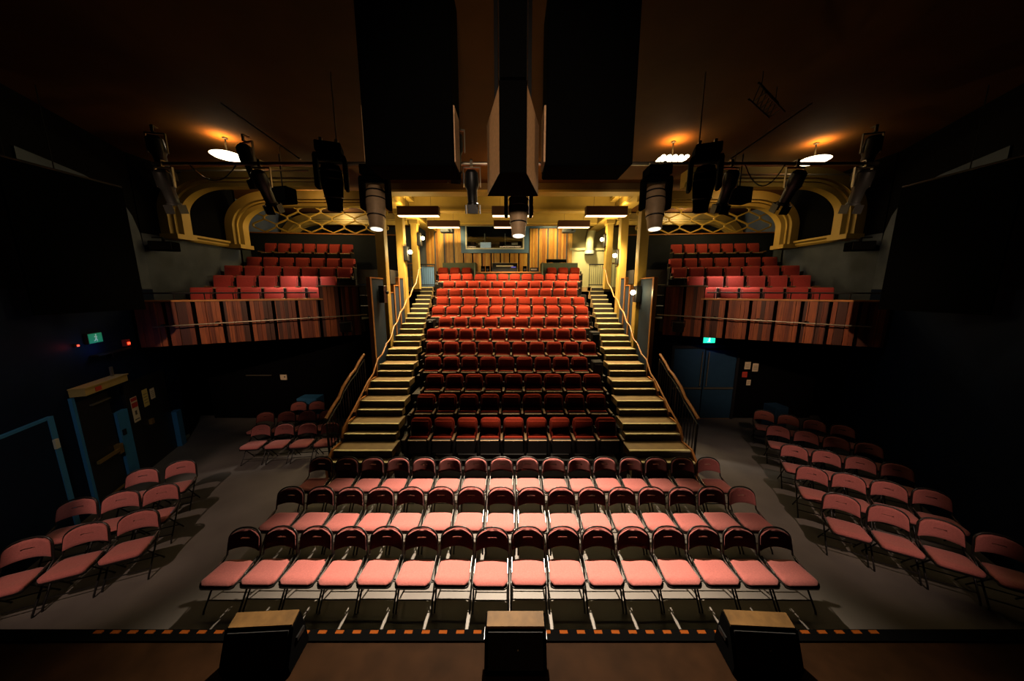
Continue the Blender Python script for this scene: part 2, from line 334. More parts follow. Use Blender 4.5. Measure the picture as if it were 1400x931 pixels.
# ------------------------------------------------------------------ raked platform and stairs
def zf(n): return 0.2+0.333*(n-1)
def yf(n): return 5.73+0.67*(n-1)
def yp(n): return 6.20+0.689*(n-1)
for n in range(1, 13):
    xl, xr = 2.66+0.072*(n-2), 2.60+0.07*(n-2)
    o = struct(B().box(-xl, xr, yp(n), 14.47, zf(n)-0.34 if n > 1 else 0.0, zf(n)).build('floor_rake', 'platform'))
for sx, nm in ((-1, 'left'), (1, 'right')):
    st = thing('staircase', 'brown carpeted staircase with pale nosings climbing beside the '+nm+' end of raked seats', 'staircase', (sx*3.4, 5.6, 0), 0, 'aisle staircases')
    for n in range(2, 14):
        xi = (2.69+0.072*(n-2)) if sx < 0 else (2.63+0.07*(n-2)); xo = 4.0
        for (y0, y1, z, deep) in ((yf(n)-0.2, yf(n), zf(n)-0.167, 0), (yf(n), yf(n+1)-0.2, zf(n), 1)):
            if n == 13 and deep: y1 = 14.45; xi = 3.5
            a, b2 = sorted((sx*xi-sx*3.4, sx*xo-sx*3.4))
            t = B().box(a, b2, y0-5.6, y1-5.6+0.02, z-0.165 if n > 2 or deep else 0, z).build('tread', 'tread', st)
            B().box(a, b2, y0-5.6-0.012, y0-5.6+0.05, z-0.03, z+0.004).build('nosing', 'nosing', t)
            B().box(a, b2, y0-5.6-0.006, y0-5.6, z-0.165, z-0.028).build('riser', 'riser', t)
    # orange stringer skirting on the open lower flight
    b = B()
    for n in range(2, 6):
        b.prism([(yf(n)-0.26, zf(n)-0.20), (yf(n)+0.02, zf(n)+0.02), (yf(n+1)-0.24, zf(n)+0.02), (yf(n+1)-0.24, zf(n)-0.25 if n > 2 else 0.0), (yf(n)-0.26, zf(n)-0.36 if n > 2 else 0.0)], 'x', sx*4.01, sx*4.06)
    s_ = b.build('stair_stringer', 'orange_wood'); tag(s_, 'orange wooden stringer edging the open lower flight of the '+nm+' stairs', 'stringer', 'stair stringers')
    # guard rail with balusters on the lower flight
    g = thing('guard_rail', 'orange topped guard rail with black balusters on the '+nm+' lower stairs', 'railing', (sx*4.2, 6.5, 0), 0, 'stair guard rails')
    pts = [(6.55, 1.22), (6.85, 1.38), (7.15, 1.52), (7.35, 1.70), (7.75, 1.90), (8.0, 1.98), (8.25, 2.14), (8.55, 2.28)]
    B().tube([(0, y-6.5, z) for y, z in pts], 0.036, 8).build('top_rail', 'orange_wood', g, smooth=1.0)
    B().tube([(0, y-6.5, z-0.14) for y, z in pts], 0.018, 6).build('lower_rail', 'black_metal', g)
    def railz(y):
        for (a, za), (c, zc) in zip(pts, pts[1:]):
            if a <= y <= c: return za+(zc-za)*(y-a)/(c-a)
        return pts[-1][1]
    for k in range(17):
        y = 6.57+k*0.122
        B().tube([(0, y-6.5, 0.0), (0, y-6.5, railz(y)-0.13)], 0.011 if k % 8 else 0.024, 6).build('baluster', 'baluster', g)
    # inner hand rail running the length of the stairs
    h = thing('hand_rail', 'slim orange hand rail zigzagging up the wall of the '+nm+' stairs', 'handrail', (sx*3.93, 6.7, 0), 0, 'stair hand rails')
    hp = [(6.62, 0.72), (6.75, 0.92), (7.35, 1.2), (7.75, 1.42), (8.1, 1.62), (8.45, 1.74), (8.8, 2.08), (9.15, 2.16), (9.5, 2.42),
          (9.85, 2.52), (10.2, 2.9), (10.5, 2.98), (10.85, 3.3), (11.2, 3.42), (11.6, 3.72), (12.0, 3.84), (12.4, 4.16), (12.8, 4.32), (13.3, 4.92), (13.6, 5.02)]
    B().tube([(0, y-6.7, z) for y, z in hp], 0.024, 8).build('rail', 'orange_wood', h, smooth=1.0)
    for k in (1, 5, 8, 11, 14, 17):
        y, z = hp[k]
        B().tube([(0, y-6.7, z-0.02), (sx*0.02, y-6.7, z-0.09), (sx*0.06, y-6.7, z-0.1)], 0.008, 6).build('bracket', 'brass', h)
    # stepped blue wing panels with orange leading edges
    for k, (y0, y1, zb, zt, x) in enumerate(((9.02, 9.95, 0, 4.42, 4.14), (10.40, 10.75, 0, 3.98, 4.14), (10.80, 11.25, 0, 4.22, 4.14), (11.30, 11.78, 0, 4.5, 4.14))):
        w = thing('wing_panel', 'blue side panel with orange front edge, %s going up the %s stairs' % (ORD[k+1], nm), 'panel', (sx*x, y0, zb), 0, 'stair side panels')
        B().box(-0.045 if sx < 0 else -0.045, 0.045, 0.09, y1-y0, 0, zt-zb).build('board', 'panel_blue', w)
        B().box(-0.06, 0.06, 0, 0.09, 0, zt-zb).build('front_edge', 'orange_wood', w)
        B().box(-0.06, 0.06, -0.01, y1-y0, zt-zb, zt-zb+0.03).build('cap', 'orange_wood', w)
    # small rail at the stair head
    r = thing('head_rail', 'black railing of thin uprights at the head of the '+nm+' stairs', 'railing', (sx*3.85, 14.3, 4.2), 0, 'stair head railings')
    x0, x1 = sorted((0.32*-sx, 0.5*sx))
    x0, x1 = -0.36, 0.36
    B().box(x0, x1, -0.02, 0.02, 0.98, 1.03).build('top_rail', 'baluster', r)
    B().box(x0, x1, -0.015, 0.015, 0.08, 0.12).build('bottom_rail', 'baluster', r)
    for k in range(8):
        x = x0+0.03+k*(x1-x0-0.06)/7
        B().tube([(x, 0, 0.0 if k in (0, 7) else 0.12), (x, 0, 0.98)], 0.008 if 0 < k < 7 else 0.018, 6).build('upright', 'baluster', r)
    if sx < 0:
        B().box(x0+0.05, x1-0.05, 0.04, 0.06, 0.02, 0.92).build('blue_board', 'blue_frame', r)['label'] = 'blue boarding behind the uprights'

# ------------------------------------------------------------------ theatre seats
def make_theatre_seat(name, fabric, square):
    r = thing(name, 'x', 'theatre seat')
    rx, top, rc = 0.235, 0.93, (0.035 if square else 0.10)
    tilt = math.radians(10)
    zb = 0.46 if square else 0.36
    # upholstered back: rounded outline with two horizontal cushions
    def outline(g):
        w, h0, h1 = rx-g, zb+g, top-g
        pts = [(-w, h0), (w, h0)]
        for k in range(7):
            a = k/6*PI/2; pts.append((w-rc+rc*math.cos(a), h1-rc+rc*math.sin(a)))
        for k in range(7):
            a = PI/2+k/6*PI/2; pts.append((-w+rc+rc*math.cos(a), h1-rc+rc*math.sin(a)))
        return pts
    b = B()
    def ring(g, y): return [b.bm.verts.new((x, 0.06+y+(z-0.40)*math.tan(tilt), z)) for x, z in outline(g)]
    R = [ring(0.0, 0.05), ring(0.0, 0.0), ring(0.012, -0.025), ring(0.04, -0.04)]
    for a, c in zip(R, R[1:]):
        n = len(a)
        for k in range(n): b.bm.faces.new((a[k], a[(k+1) % n], c[(k+1) % n], c[k]))
    b.bm.faces.new(R[-1]); b.bm.faces.new(R[0][::-1])
    # bulging upper pad above a tufted crease
    if not square:
        b.rbox(-0.20, 0.20, 0.045, 0.10, 0.66, 0.89, 0.026, 2, rot=RX(-tilt))
        b.rbox(-0.20, 0.20, 0.015, 0.06, 0.42, 0.64, 0.024, 2, rot=RX(-tilt))
    else:
        b.rbox(-0.205, 0.205, 0.03, 0.085, 0.51, 0.885, 0.024, 2, rot=RX(-tilt))
    back = b.build('backrest', fabric, r, smooth=0.7)
    B().rbox(-rx, rx, 0.115, 0.14, 0.30, 0.90, 0.01, 1, rot=RX(-tilt)).build('back_shell', 'seat_shell', r)
    # tipped-up seat: cushion, dark shell and pale front rim with number plate
    rot = RX(math.radians(-14))
    sc = B().rbox(-0.215, 0.215, -0.175, -0.09, 0.26, 0.60, 0.03, 2, rot=rot).build('seat_cushion', fabric, r, smooth=0.7)
    B().rbox(-0.22, 0.22, -0.212, -0.172, 0.25, 0.575, 0.012, 1, rot=rot).build('seat_shell', 'seat_shell', r)
    rim = B().rbox(-0.205, 0.205, -0.262, -0.22, 0.548, 0.578, 0.008, 1).build('seat_rim', 'seat_rim', r)
    B().lathe([(0.012, 0), (0.012, -0.004)], 10, (0, -0.263, 0.563), 'y').build('number_plate', 'plate', rim)
    # armrest and pedestal on the left side
    arm = B().rbox(-0.297, -0.243, -0.33, 0.06, 0.585, 0.625, 0.012, 2).build('armrest', 'arm_wood', r)
    ped = B().box(-0.288, -0.252, -0.28, 0.04, 0.06, 0.585).box(-0.295, -0.245, -0.2, 0.16, 0, 0.06).box(-0.285, -0.255, 0.0, 0.13, 0.5, 0.75).build('pedestal', 'seat_shell', r)
    return r, arm, ped
ts, ts_arm, ts_ped = make_theatre_seat('theatre_chair', 'theatre_fabric', False)
bs, bs_arm, bs_ped = make_theatre_seat('balcony_chair', 'balcony_fabric', True)
used = set()
def put_seat(proto, arm, ped, loc, rz, label, group, last):
    if proto.name in used: o = copy_tree(proto)
    else: o = None
    KID = None
    if o is None:
        used.add(proto.name); KIDS[proto.name] = list(proto.children); o = proto
    o.location = loc; o.rotation_euler = (0, 0, rz); o['label'] = label; o['group'] = group
    if last:
        for p in (arm, ped):
            c = p.copy(); COL.objects.link(c); c.parent = o; c.location = (0.54, 0, 0)
    return o
rows = [(1, 9, 702.3), (2, 9, 698.8), (3, 9, 702.2), (4, 9, 691.6), (5, 10, 698.8), (6, 10, 692.3), (7, 10, 702.5), (8, 11, 697.4),
        (9, 11, 698.1), (10, 11, 693.0), (11, 11, 697.8), (12, 12, 695.9)]
F = 421.0
for n, cnt, cpx in rows:
    y = 6.66+0.689*(n-1); z = zf(n)
    cx = (cpx-700)/F*(y*0.985)
    tone = 'dark burgundy' if n <= 4 else ('brick red' if n < 12 else 'dull red')
    for k in range(cnt):
        x = cx+(k-(cnt-1)/2)*0.54
        lab = '%s tip-up theatre seat, %s from the left in the %s raked row' % (tone, ORD[k+1], ORD[n])
        put_seat(ts, ts_arm, ts_ped, (x, y, z), 0, lab, 'raked theatre seats, %s row' % ORD[n], k == cnt-1)
    # black end panels where the staggered rows stop short
    side = {4: 1, 6: 1, 7: -1, 11: -1}.get(n)
    if side:
        hw = 0.10 if n == 11 else 0.14; ex = cx+side*((cnt-1)/2*0.54+(0.425 if n == 11 else 0.47))
        e = thing('row_end_box', 'black end box filling the gap beside the %s raked row of seats' % ORD[n], 'end panel', (ex, y-0.1, z), 0, 'row end boxes')
        B().rbox(-hw, hw, -0.12, 0.25, 0, 0.86, 0.02, 1).build('box', 'seat_shell', e)
        B().rbox(-hw+0.02, hw-0.02, -0.14, -0.12, 0.52, 0.8, 0.008, 1).build('front_panel', 'black_gloss', e)
for sd, pxs in (('left', (606, 622, 638)), ('right', (754, 770, 786))):
    y = 6.66+0.689*12
    for k in range(3):
        x = (pxs[k]-700)/F*y*0.985
        put_seat(ts, ts_arm, ts_ped, (x, y, zf(13)), 0, 'shaded red seat, %s of three in the top row %s of the mixing desk' % (ORD[k+1], sd), 'top row seats beside the mixing desk', k == 2)

# ------------------------------------------------------------------ balconies
brows = [  # name, y at x=-7.3, slope dy/dx, floor z, first px, last px, count
    ('first', 8.75, 0.47, 3.22, 271, 431, 6), ('second', 9.37, 0.40, 3.57, 304, 449, 6), ('third', 10.10, 0.30, 3.9, 313, 472, 7),
    ('fourth', 10.79, 0.20, 4.24, 333, 478, 7), ('fifth', 11.5, 0.12, 4.8, 350, 478, 7)]
def on_line(px, y0, sl):
    k = (px-700)/F*0.985         # x = k*y on the row line y = y0 + sl*(x+7.3)
    x = k*(y0+7.3*sl)/(1-k*sl)
    return x, y0+sl*(x+7.3)
for sx, nm in ((-1, 'left'), (1, 'right')):
    # stepped floor
    base = struct(B().prism([(sx*8.75, 7.0), (sx*4.42, 9.18), (sx*4.42, 12.9), (sx*9.7, 12.9), (sx*9.7, 10.62), (sx*8.98, 10.5)], 'z', 2.85, 3.22).build('floor_balcony_'+nm, 'platform'))
    for (rn, y0, sl, fz, p0, p1, cnt) in brows[1:]:
        yl = lambda x: y0+sl*(x+7.3)-0.42
        pz = 3.2
        struct(B().prism([(sx*8.97, yl(-8.97)), (sx*4.42, yl(-4.42)), (sx*4.42, 12.9), (sx*8.97, 12.9)], 'z', fz-0.5, fz).build('floor_balcony_step', 'platform'))
    for (rn, y0, sl, fz, p0, p1, cnt) in brows:
        (xa, ya), (xb, yb) = on_line(p0, y0, sl), on_line(p1, y0, sl)
        if xa < -8.64: xa = -8.64; ya = y0+sl*(xa+7.3)
        rz = math.atan(sl); pitch = math.hypot(xb-xa, yb-ya)/(cnt-1); print(rn, 'pitch', round(pitch, 3))
        for k in range(cnt):
            t = k/(cnt-1); x = xa+(xb-xa)*t; y = ya+(yb-ya)*t
            kk = k if sx < 0 else cnt-1-k
            lab = 'red square-backed seat, %s from the side wall in the %s row of the %s balcony' % (ORD[k+1], rn, nm)
            o = put_seat(bs, bs_arm, bs_ped, (sx*-x if sx > 0 else x, y, fz), rz*(1 if sx < 0 else -1), lab, nm+' balcony seats', k == (cnt-1 if sx < 0 else 0))
            q = min(1.05, pitch/0.542); o.scale = (q, min(q, 0.93), 1)
    # black box at the aisle end of the second row
    x, y = on_line(477, 9.42, 0.40)
    e = thing('row_end_box', 'black equipment box at the aisle end of the %s balcony second row' % nm, 'end panel', (sx*-x if sx > 0 else x, y, 3.57), math.atan(0.4)*(-sx), 'balcony end boxes')
    B().rbox(-0.24, 0.24, -0.22, 0.0, 0, 0.82, 0.02, 1).build('box', 'seat_shell', e)
    B().box(-0.25, 0.25, -0.23, 0.01, 0.82, 0.84).build('lid', 'black_gloss', e)
    # slatted front
    L0, L1 = Vector((-8.6, 7.0)), Vector((-4.46, 9.12))
    ang = math.atan2(L1.y-L0.y, L1.x-L0.x); length = (L1-L0).length
    bf = thing('balcony_parapet', 'curving %s balcony front of red-brown vertical boards in separated panels' % nm, 'balcony front', (sx*-L0.x if sx > 0 else L0.x, L0.y, 2.75), ang if sx < 0 else PI-ang, 'balcony fronts')
    N = 9; w = length/N; fl = 1 if sx < 0 else -1
    B().box(0, length, 0.04*fl, 0.12*fl, 0.0, 1.06).build('backing', 'black', bf)
    B().box(0.0, length*0.8, -0.05*fl, 0.16*fl, 1.06, 1.10).build('top_ledge', 'orange_wood', bf)
    for k in range(N):
        x0, x1 = k*w+0.035, (k+1)*w-0.035
        hi = 1.05 if k < 7 else 1.42
        b = B(); nb = 5
        for j in range(nb):
            bw = (x1-x0)/nb; dd = random.choice((0.0, 0.012, 0.02))
            b.box(x0+j*bw+0.002, x0+(j+1)*bw-0.002, min(fl*(-0.03-dd), fl*0.04), max(fl*(-0.03-dd), fl*0.04), 0.02, hi)
        b.build('wood_panel', 'slat_red', bf)
    B().box(length*0.78, length, 0.04*fl, 0.12*fl, 1.06, 1.43).build('backing', 'black', bf)
    B().box(length*0.775, length+0.1, -0.05*fl, 0.16*fl, 1.43, 1.46).build('upper_ledge', 'alu', bf)
    # top guard rail
    gr = thing('balcony_rail', 'thin black guard rail on posts along the %s balcony ledge' % nm, 'railing', bf.location, bf.rotation_euler.z, 'balcony guard rails')
    B().tube([(0.12, 0.05*fl, 1.26), (length*0.77, 0.05*fl, 1.26)], 0.018, 8).build('top_rail', 'black_metal', gr)
    for k in range(7):
        x = 0.15+k*length*0.77/6.6
        B().tube([(x, 0.05*fl, 1.104), (x, 0.05*fl, 1.26)], 0.012, 6).build('post', 'black_metal', gr)
    # lighting pipe across the front
    pp = thing('lighting_pipe', 'thin dark lighting pipe fixed in front of the %s balcony boards' % nm, 'pipe', bf.location, bf.rotation_euler.z, 'balcony lighting pipes')
    B().tube([(0.35, -0.2*fl, 0.5), (length+0.15, -0.2*fl, 0.62)], 0.016, 8).build('pipe', 'alu', pp)
    for k in range(5):
        x = 0.5+k*0.95
        B().box(x-0.02, x+0.02, min(-0.2*fl, -0.056*fl), max(-0.2*fl, -0.056*fl), 0.51+0.025*k, 0.55+0.025*k).build('bracket', 'black_metal', pp)
    lx = length-0.42
    lt = thing('balcony_lantern', 'small black lantern clamped to the aisle end of the %s balcony pipe' % nm, 'stage light', bf.matrix_basis @ Vector((lx, -0.2*fl, 0.552)), bf.rotation_euler.z + (0 if sx < 0 else PI), 'balcony pipe lanterns')
    B().rbox(-0.15, 0.15, -0.12, 0.12, -0.4, -0.12, 0.02, 1).build('body', 'black_metal', lt)
    B().lathe([(0.07, -0.12), (0.08, -0.16)], 12, (0.0, 0, -0.26), 'y').build('lens', 'black_gloss', lt)
    B().box(-0.18, 0.18, -0.015, 0.015, -0.1, -0.07).box(-0.18, -0.16, -0.015, 0.015, -0.26, -0.07).box(0.16, 0.18, -0.015, 0.015, -0.26, -0.07).box(-0.025, 0.025, -0.03, 0.03, -0.08, 0.03).build('yoke', 'black_metal', lt)
    # low wall and honeycomb screen behind the last row
    la, lb = (-8.97, 11.95), (-4.42, 12.45)
    an = math.atan2(lb[1]-la[1], lb[0]-la[0]); ln = math.hypot(lb[0]-la[0], lb[1]-la[1])
    struct(B().prism([(sx*9.72, 11.87), (sx*4.42, 12.45), (sx*4.42, 12.55), (sx*9.72, 11.97)], 'z', 4.7, 6.15).build('wall_%s_low' % nm, 'wall_low'))
    struct(B().prism([(sx*9.72, 11.83), (sx*4.42, 12.41), (sx*4.42, 12.59), (sx*9.72, 12.01)], 'z', 6.15, 6.19).build('trim_%d' % (2 if sx < 0 else 3), 'orange_wood'))
    ls = thing('honeycomb_screen', 'golden honeycomb lattice screen standing on the wall behind the %s balcony' % nm, 'screen', (sx*9.62, 11.93, 6.2), (math.atan2(0.58, 5.3) if sx < 0 else PI-math.atan2(0.58, 5.3)), 'honeycomb screens')
    W, v, s_ = 0.80, 0.10, 0.175
    b = B(); done = set()
    def seg(p, q):
        k = tuple(sorted(((round(p[0], 3), round(p[1], 3)), (round(q[0], 3), round(q[1], 3)))))
        if k in done: return
        done.add(k); b.bar((p[0], 0, p[1]), (q[0], 0, q[1]), 0.05, 0.045)
    for row in range(3):
        for c in range(6):
            cx = 0.45+c*W+(W/2 if row % 2 else 0); cz = 0.24+row*(v+s_)
            if cx+W/2 > 5.15: continue
            P = [(cx-W/2, cz-v/2), (cx, cz-v/2-s_), (cx+W/2, cz-v/2), (cx+W/2, cz+v/2), (cx, cz+v/2+s_), (cx-W/2, cz+v/2)]
            for a_, c_ in zip(P, P[1:]+P[:1]): seg(a_, c_)
            if row == 0: seg((cx, 0.0), (cx, cz-v/2-s_+0.001))
    b.build('lattice', 'gold', ls)

# plaster arch ribs over the side bays
def rib(nm, sx, y, top, foot, xw, xi):
    path = [(-xw, foot)]
    cz = top-1.05; cx = -xw+1.45
    for k in range(15):
        a = PI-k/14*PI/2; path.append((cx+1.45*math.cos(a), cz+1.05*math.sin(a)))
    path.append((-xi, top))
    t = thing('arch_rib', nm[0], 'plaster arch', (sx*xw, y, foot), 0, 'plaster arch ribs')
    def sweep(prof):
        b = B(); rings = []
        for i, (x, z) in enumerate(path):
            if i == 0: tx, tz = 0, 1
            elif i == len(path)-1: tx, tz = 1, 0
            else: tx, tz = path[i+1][0]-path[i-1][0], path[i+1][1]-path[i-1][1]
            l = math.hypot(tx, tz); nx, nz = tz/l, -tx/l      # towards the inside of the arch
            rings.append([b.bm.verts.new((-sx*(x+nx*r)-sx*xw, yy, z+nz*r-foot)) for r, yy in prof])
        n = len(prof)
        for a, c in zip(rings, rings[1:]):
            for k in range(n): b.bm.faces.new((a[k], a[(k+1) % n], c[(k+1) % n], c[k]))
        b.bm.faces.new(rings[0][::-1]); b.bm.faces.new(rings[-1])
        return b
    sweep([(0, 0), (0.24, 0), (0.24, 0.1), (0, 0.1)]).build('outer_band', 'gold_shaded', t, smooth=0.5)
    sweep([(0.02, 0.1), (0.30, 0.1), (0.30, 0.16), (0.40, 0.2), (0.40, 0.42), (0.02, 0.42)]).build('inner_band', 'gold', t, smooth=0.5)
    B().box(min(0, -sx*0.46), max(0, -sx*0.46), -0.04, 0.46, -0.12, 0.0).build('foot_block', 'gold', t)  # foot block of the arch rib
    return t
for sx, nm in ((-1, 'left'), (1, 'right')):
    rib(['large golden plaster arch over the front of the %s balcony' % nm], sx, 8.2, 7.08, 5.5, 8.96, 4.4)
    rib(['golden plaster arch over the middle rows of the %s balcony' % nm], sx, 10.05, 7.08, 5.5, 8.96, 4.4)
    rib(['pale plaster arch seen through the honeycomb screen behind the %s balcony' % nm], sx, 13.4, 7.2, 5.4, 9.70, 4.4)
    s = thing('arch_ledge', 'long golden moulded sill between the two arch feet on the %s wall' % nm, 'moulding', (sx*8.99, 8.7, 5.4), 0, 'wall sills')
    B().prism([(0, 0), (-sx*0.10, 0), (-sx*0.14, 0.05), (-sx*0.14, 0.09), (-sx*0.2, 0.13), (-sx*0.2, 0.18), (0, 0.18)], 'y', -0.02, 1.30).build('sill_moulding', 'gold', s)  # sill moulding between the arch feet

# ------------------------------------------------------------------ folding chairs
def make_folding_chair():
    r = thing('folding_chair', 'x', 'folding chair')
    # seat pad: rounded trapezoid, slightly dished, front edge rolled
    def seat_outline(g):
        pts = []
        wf, wr, y0, y1, rc = 0.222-g, 0.212-g, -0.20+g, 0.19-g, 0.07
        for cx, cy, a0 in ((wr-rc, y1-rc, 0), (-wr+rc, y1-rc, PI/2), (-wf+rc, y0+rc, PI), (wf-rc, y0+rc, 1.5*PI)):
            for k in range(6):
                a = a0+k/5*PI/2; pts.append((cx+rc*math.cos(a), cy+rc*math.sin(a)))
        return pts
    def zs(y): return 0.448+0.02*(-y/0.2)*0.5-(0.02 if y < -0.16 else 0)
    b = B(); rings = []
    for g, dz in ((0.004, -0.028), (0.0, -0.008), (0.012, 0.006), (0.05, 0.012), (0.11, 0.006)):
        rings.append([b.bm.verts.new((x, y, zs(y)+dz)) for x, y in seat_outline(g)])
    for a, c in zip(rings, rings[1:]):
        n = len(a)
        for k in range(n): b.bm.faces.new((a[k], a[(k+1) % n], c[(k+1) % n], c[k]))
    b.bm.faces.new(rings[0][::-1]); b.bm.faces.new(rings[-1])
    b.build('seat', 'fold_fabric', r, smooth=1.2)
    b = B(); rings = []
    for g, dz in ((0.02, -0.05), (-0.008, -0.05), (-0.008, -0.026), (0.02, -0.024)):
        rings.append([b.bm.verts.new((x, y, zs(y)+dz)) for x, y in seat_outline(g)])
    for a, c in zip(rings, rings[1:]):
        n = len(a)
        for k in range(n): b.bm.faces.new((a[k], a[(k+1) % n], c[(k+1) % n], c[k]))
    b.bm.faces.new(rings[0][::-1]); b.bm.faces.new(rings[-1])
    b.build('seat_frame', 'fold_metal', r, smooth=0.6)
    # backrest: D-shaped curved pad with a hand slot
    ya = lambda z: 0.235+(z-0.5)*0.26
    def half(z):      # half width of the outline at height z
        if z > 0.655: return 0.213*math.sqrt(max(0.0, 1-((z-0.655)/0.125)**2))*0.35+0.213*0.65*math.sqrt(max(0, 1-((z-0.655)/0.125)**4))
        return 0.213+(0.655-z)*0.06
    bm = B().bm; b = B(); b.bm = bm
    NU, NV = 20, 12
    def pt(i, j, off):
        z = 0.53+0.25*j/NV
        u = -1+2*i/NU
        h = max(half(min(z, 0.7785)), 0.06)
        x = u*h
        zz = z+(0.028*(1-u*u) if j == 0 else 0.028*(1-u*u)*(1-j/NV))
        y = ya(zz)+0.035*(1-(x/0.21)**2)+off
        return (x, y, zz)
    hole = lambda i, j: (7 <= i < 13 and j == 6)
    Fv = [[bm.verts.new(pt(i, j, -0.012 if (i in (0, NU) or j in (0, NV)) else -0.022)) for j in range(NV+1)] for i in range(NU+1)]
    Bv = [[bm.verts.new(pt(i, j, 0.006)) for j in range(NV+1)] for i in range(NU+1)]
    for i in range(NU):
        for j in range(NV):
            if hole(i, j): continue
            bm.faces.new((Fv[i][j], Fv[i+1][j], Fv[i+1][j+1], Fv[i][j+1]))
            bm.faces.new((Bv[i][j], Bv[i][j+1], Bv[i+1][j+1], Bv[i+1][j]))
    def rim(a, c): bm.faces.new((Fv[a[0]][a[1]], Bv[a[0]][a[1]], Bv[c[0]][c[1]], Fv[c[0]][c[1]]))
    for i in range(NU): rim((i, 0), (i+1, 0)); rim((i+1, NV), (i, NV))
    for j in range(NV): rim((0, j+1), (0, j)); rim((NU, j), (NU, j+1))
    for i in range(7, 13): rim((i+1, 6), (i, 6)); rim((i, 7), (i+1, 7))
    for j in range(6, 7): rim((7, j), (7, j+1)); rim((13, j+1), (13, j))
    b.build('backrest', 'fold_fabric', r, smooth=0.9)
    # back frame: inverted U tube round the back, running on to the front feet
    P = []
    for k in range(25):
        t = -1+2*k/24
        if abs(t) > 0.6:
            f = (1-abs(t))/0.4; z = 0.46+f*0.205; x = 0.221+(0.665-z)*0.05
            P.append((math.copysign(x, t), ya(z)+0.008, z))
        else:
            a = PI/2*(1-abs(t)/0.6)
            x = 0.221*math.cos(a)**0.75; z = 0.665+0.13*math.sin(a)**0.9
            P.append((math.copysign(x, t), ya(z)+0.008+0.038*(1-(x/0.221)**2), z))
    B().tube(P, 0.0115, 8).build('back_frame', 'fold_metal', r, smooth=1.2)
    for s in (-1, 1):
        B().tube([(s*0.231, ya(0.47)+0.008, 0.47), (s*0.231, 0.12, 0.40), (s*0.228, -0.17, 0.03), (s*0.228, -0.18, 0.0)], 0.0115, 8).build('leg', 'fold_metal', r, smooth=1.2)
    for s in (-1, 1):
        B().tube([(s*0.212, -0.10, 0.425), (s*0.212, 0.04, 0.25), (s*0.212, 0.225, 0.02), (s*0.212, 0.235, 0.0)], 0.0105, 8).build('leg', 'fold_metal', r, smooth=1.2)
    B().tube([(-0.228, -0.10, 0.115), (0.228, -0.10, 0.115)], 0.008, 6).build('stretcher', 'fold_metal', r)
    B().tube([(-0.212, 0.16, 0.10), (0.212, 0.16, 0.10)], 0.008, 6).build('stretcher', 'fold_metal', r)
    for s in (-1, 1):
        B().bar((s*0.219, 0.205, 0.475), (s*0.219, -0.02, 0.43), 0.006, 0.02).build('side_link', 'chrome', r)
    return r
fc = make_folding_chair()
KIDS[fc.name] = list(fc.children)
first = [True]
def put_chair(x, y, rz, label, group):
    if first[0]: o = fc; first[0] = False
    else: o = copy_tree(fc)
    o.location = (x, y, 0); o.rotation_euler = (0, 0, rz); o['label'] = label; o['group'] = group
for rn, y, x0, x1, desc in (('A', 3.50, -3.72, 3.66, 'row nearest the stage monitors'), ('B', 4.39, -3.72, 3.86, 'middle of the three floor rows'), ('C', 5.33, -3.78, 3.88, 'floor row next to the raked seating')):
    for k in range(16):
        x = x0+(x1-x0)*k/15
        put_chair(x, y+random.uniform(-0.012, 0.012), random.uniform(-0.01, 0.01), 'red folding chair, %s from the left in the %s' % (ORD[k+1], desc), 'folding chairs, '+desc)
# side blocks: points at the top of each backrest
H = 4.1; TH = math.atan(70/F); CT, STT = math.cos(TH), math.sin(TH)
def ground(px, py, z):
    a, b = (px-700)/F, (465.5-py)/F
    t = (z-H)/(b*CT-STT)
    return a*t, (CT+b*STT)*t
def block(points, ang, z, name, desc):
    for rn, pts in enumerate(points):
        # even spacing along the row
        P = [ground(*p, z) for p in pts]
        (xa, ya), (xb, yb) = P[0], P[-1]
        nn = len(P)
        L = math.hypot(xb-xa, yb-ya); need = 0.503*(nn-1)
        if L < need:
            f = (need/L-1)/2; xa, ya, xb, yb = xa-(xb-xa)*f, ya-(yb-ya)*f, xb+(xb-xa)*f, yb+(yb-ya)*f
        for k in range(nn):
            t = k/(nn-1) if nn > 1 else 0
            x, y = xa+(xb-xa)*t, ya+(yb-ya)*t
            # backrest top lies 0.34 behind the chair origin
            x0 = x+0.33*math.sin(ang); y0 = y-0.33*math.cos(ang)
            put_chair(x0, y0, ang+random.uniform(-0.012, 0.012), desc % (ORD[k+1], ORD[rn+1]), name)
block([[(46, 735), (119, 718), (185, 700)], [(107, 682), (164, 672), (221, 663)], [(196, 641), (247, 630)]], math.radians(24), 0.80,
      'folding chairs by the side door', 'red folding chair, %s from the left in the %s row beside the door')
block([[(1165, 680), (1223, 694), (1290, 711), (1346, 727)], [(1113, 639), (1163, 647), (1215, 658), (1270, 669)], [(1089, 609), (1132, 616), (1179, 624), (1223, 633)],
       [(1070, 583), (1108, 589), (1146, 596), (1181, 604)], [(1049, 562), (1082, 568), (1113, 573), (1147, 580)]], math.radians(-29), 0.80,
      'folding chairs in the right-hand block', 'red folding chair, %s from the aisle in the %s row of the right-hand floor block')
block([[(358, 580), (391, 579), (423, 578), (453, 577)], [(364, 563), (393, 562), (422, 561), (449, 560)], [(409, 549), (434, 548)]], math.radians(6), 0.80,
      'folding chairs under the balcony', 'red folding chair, %s from the left in the %s row under the left balcony')

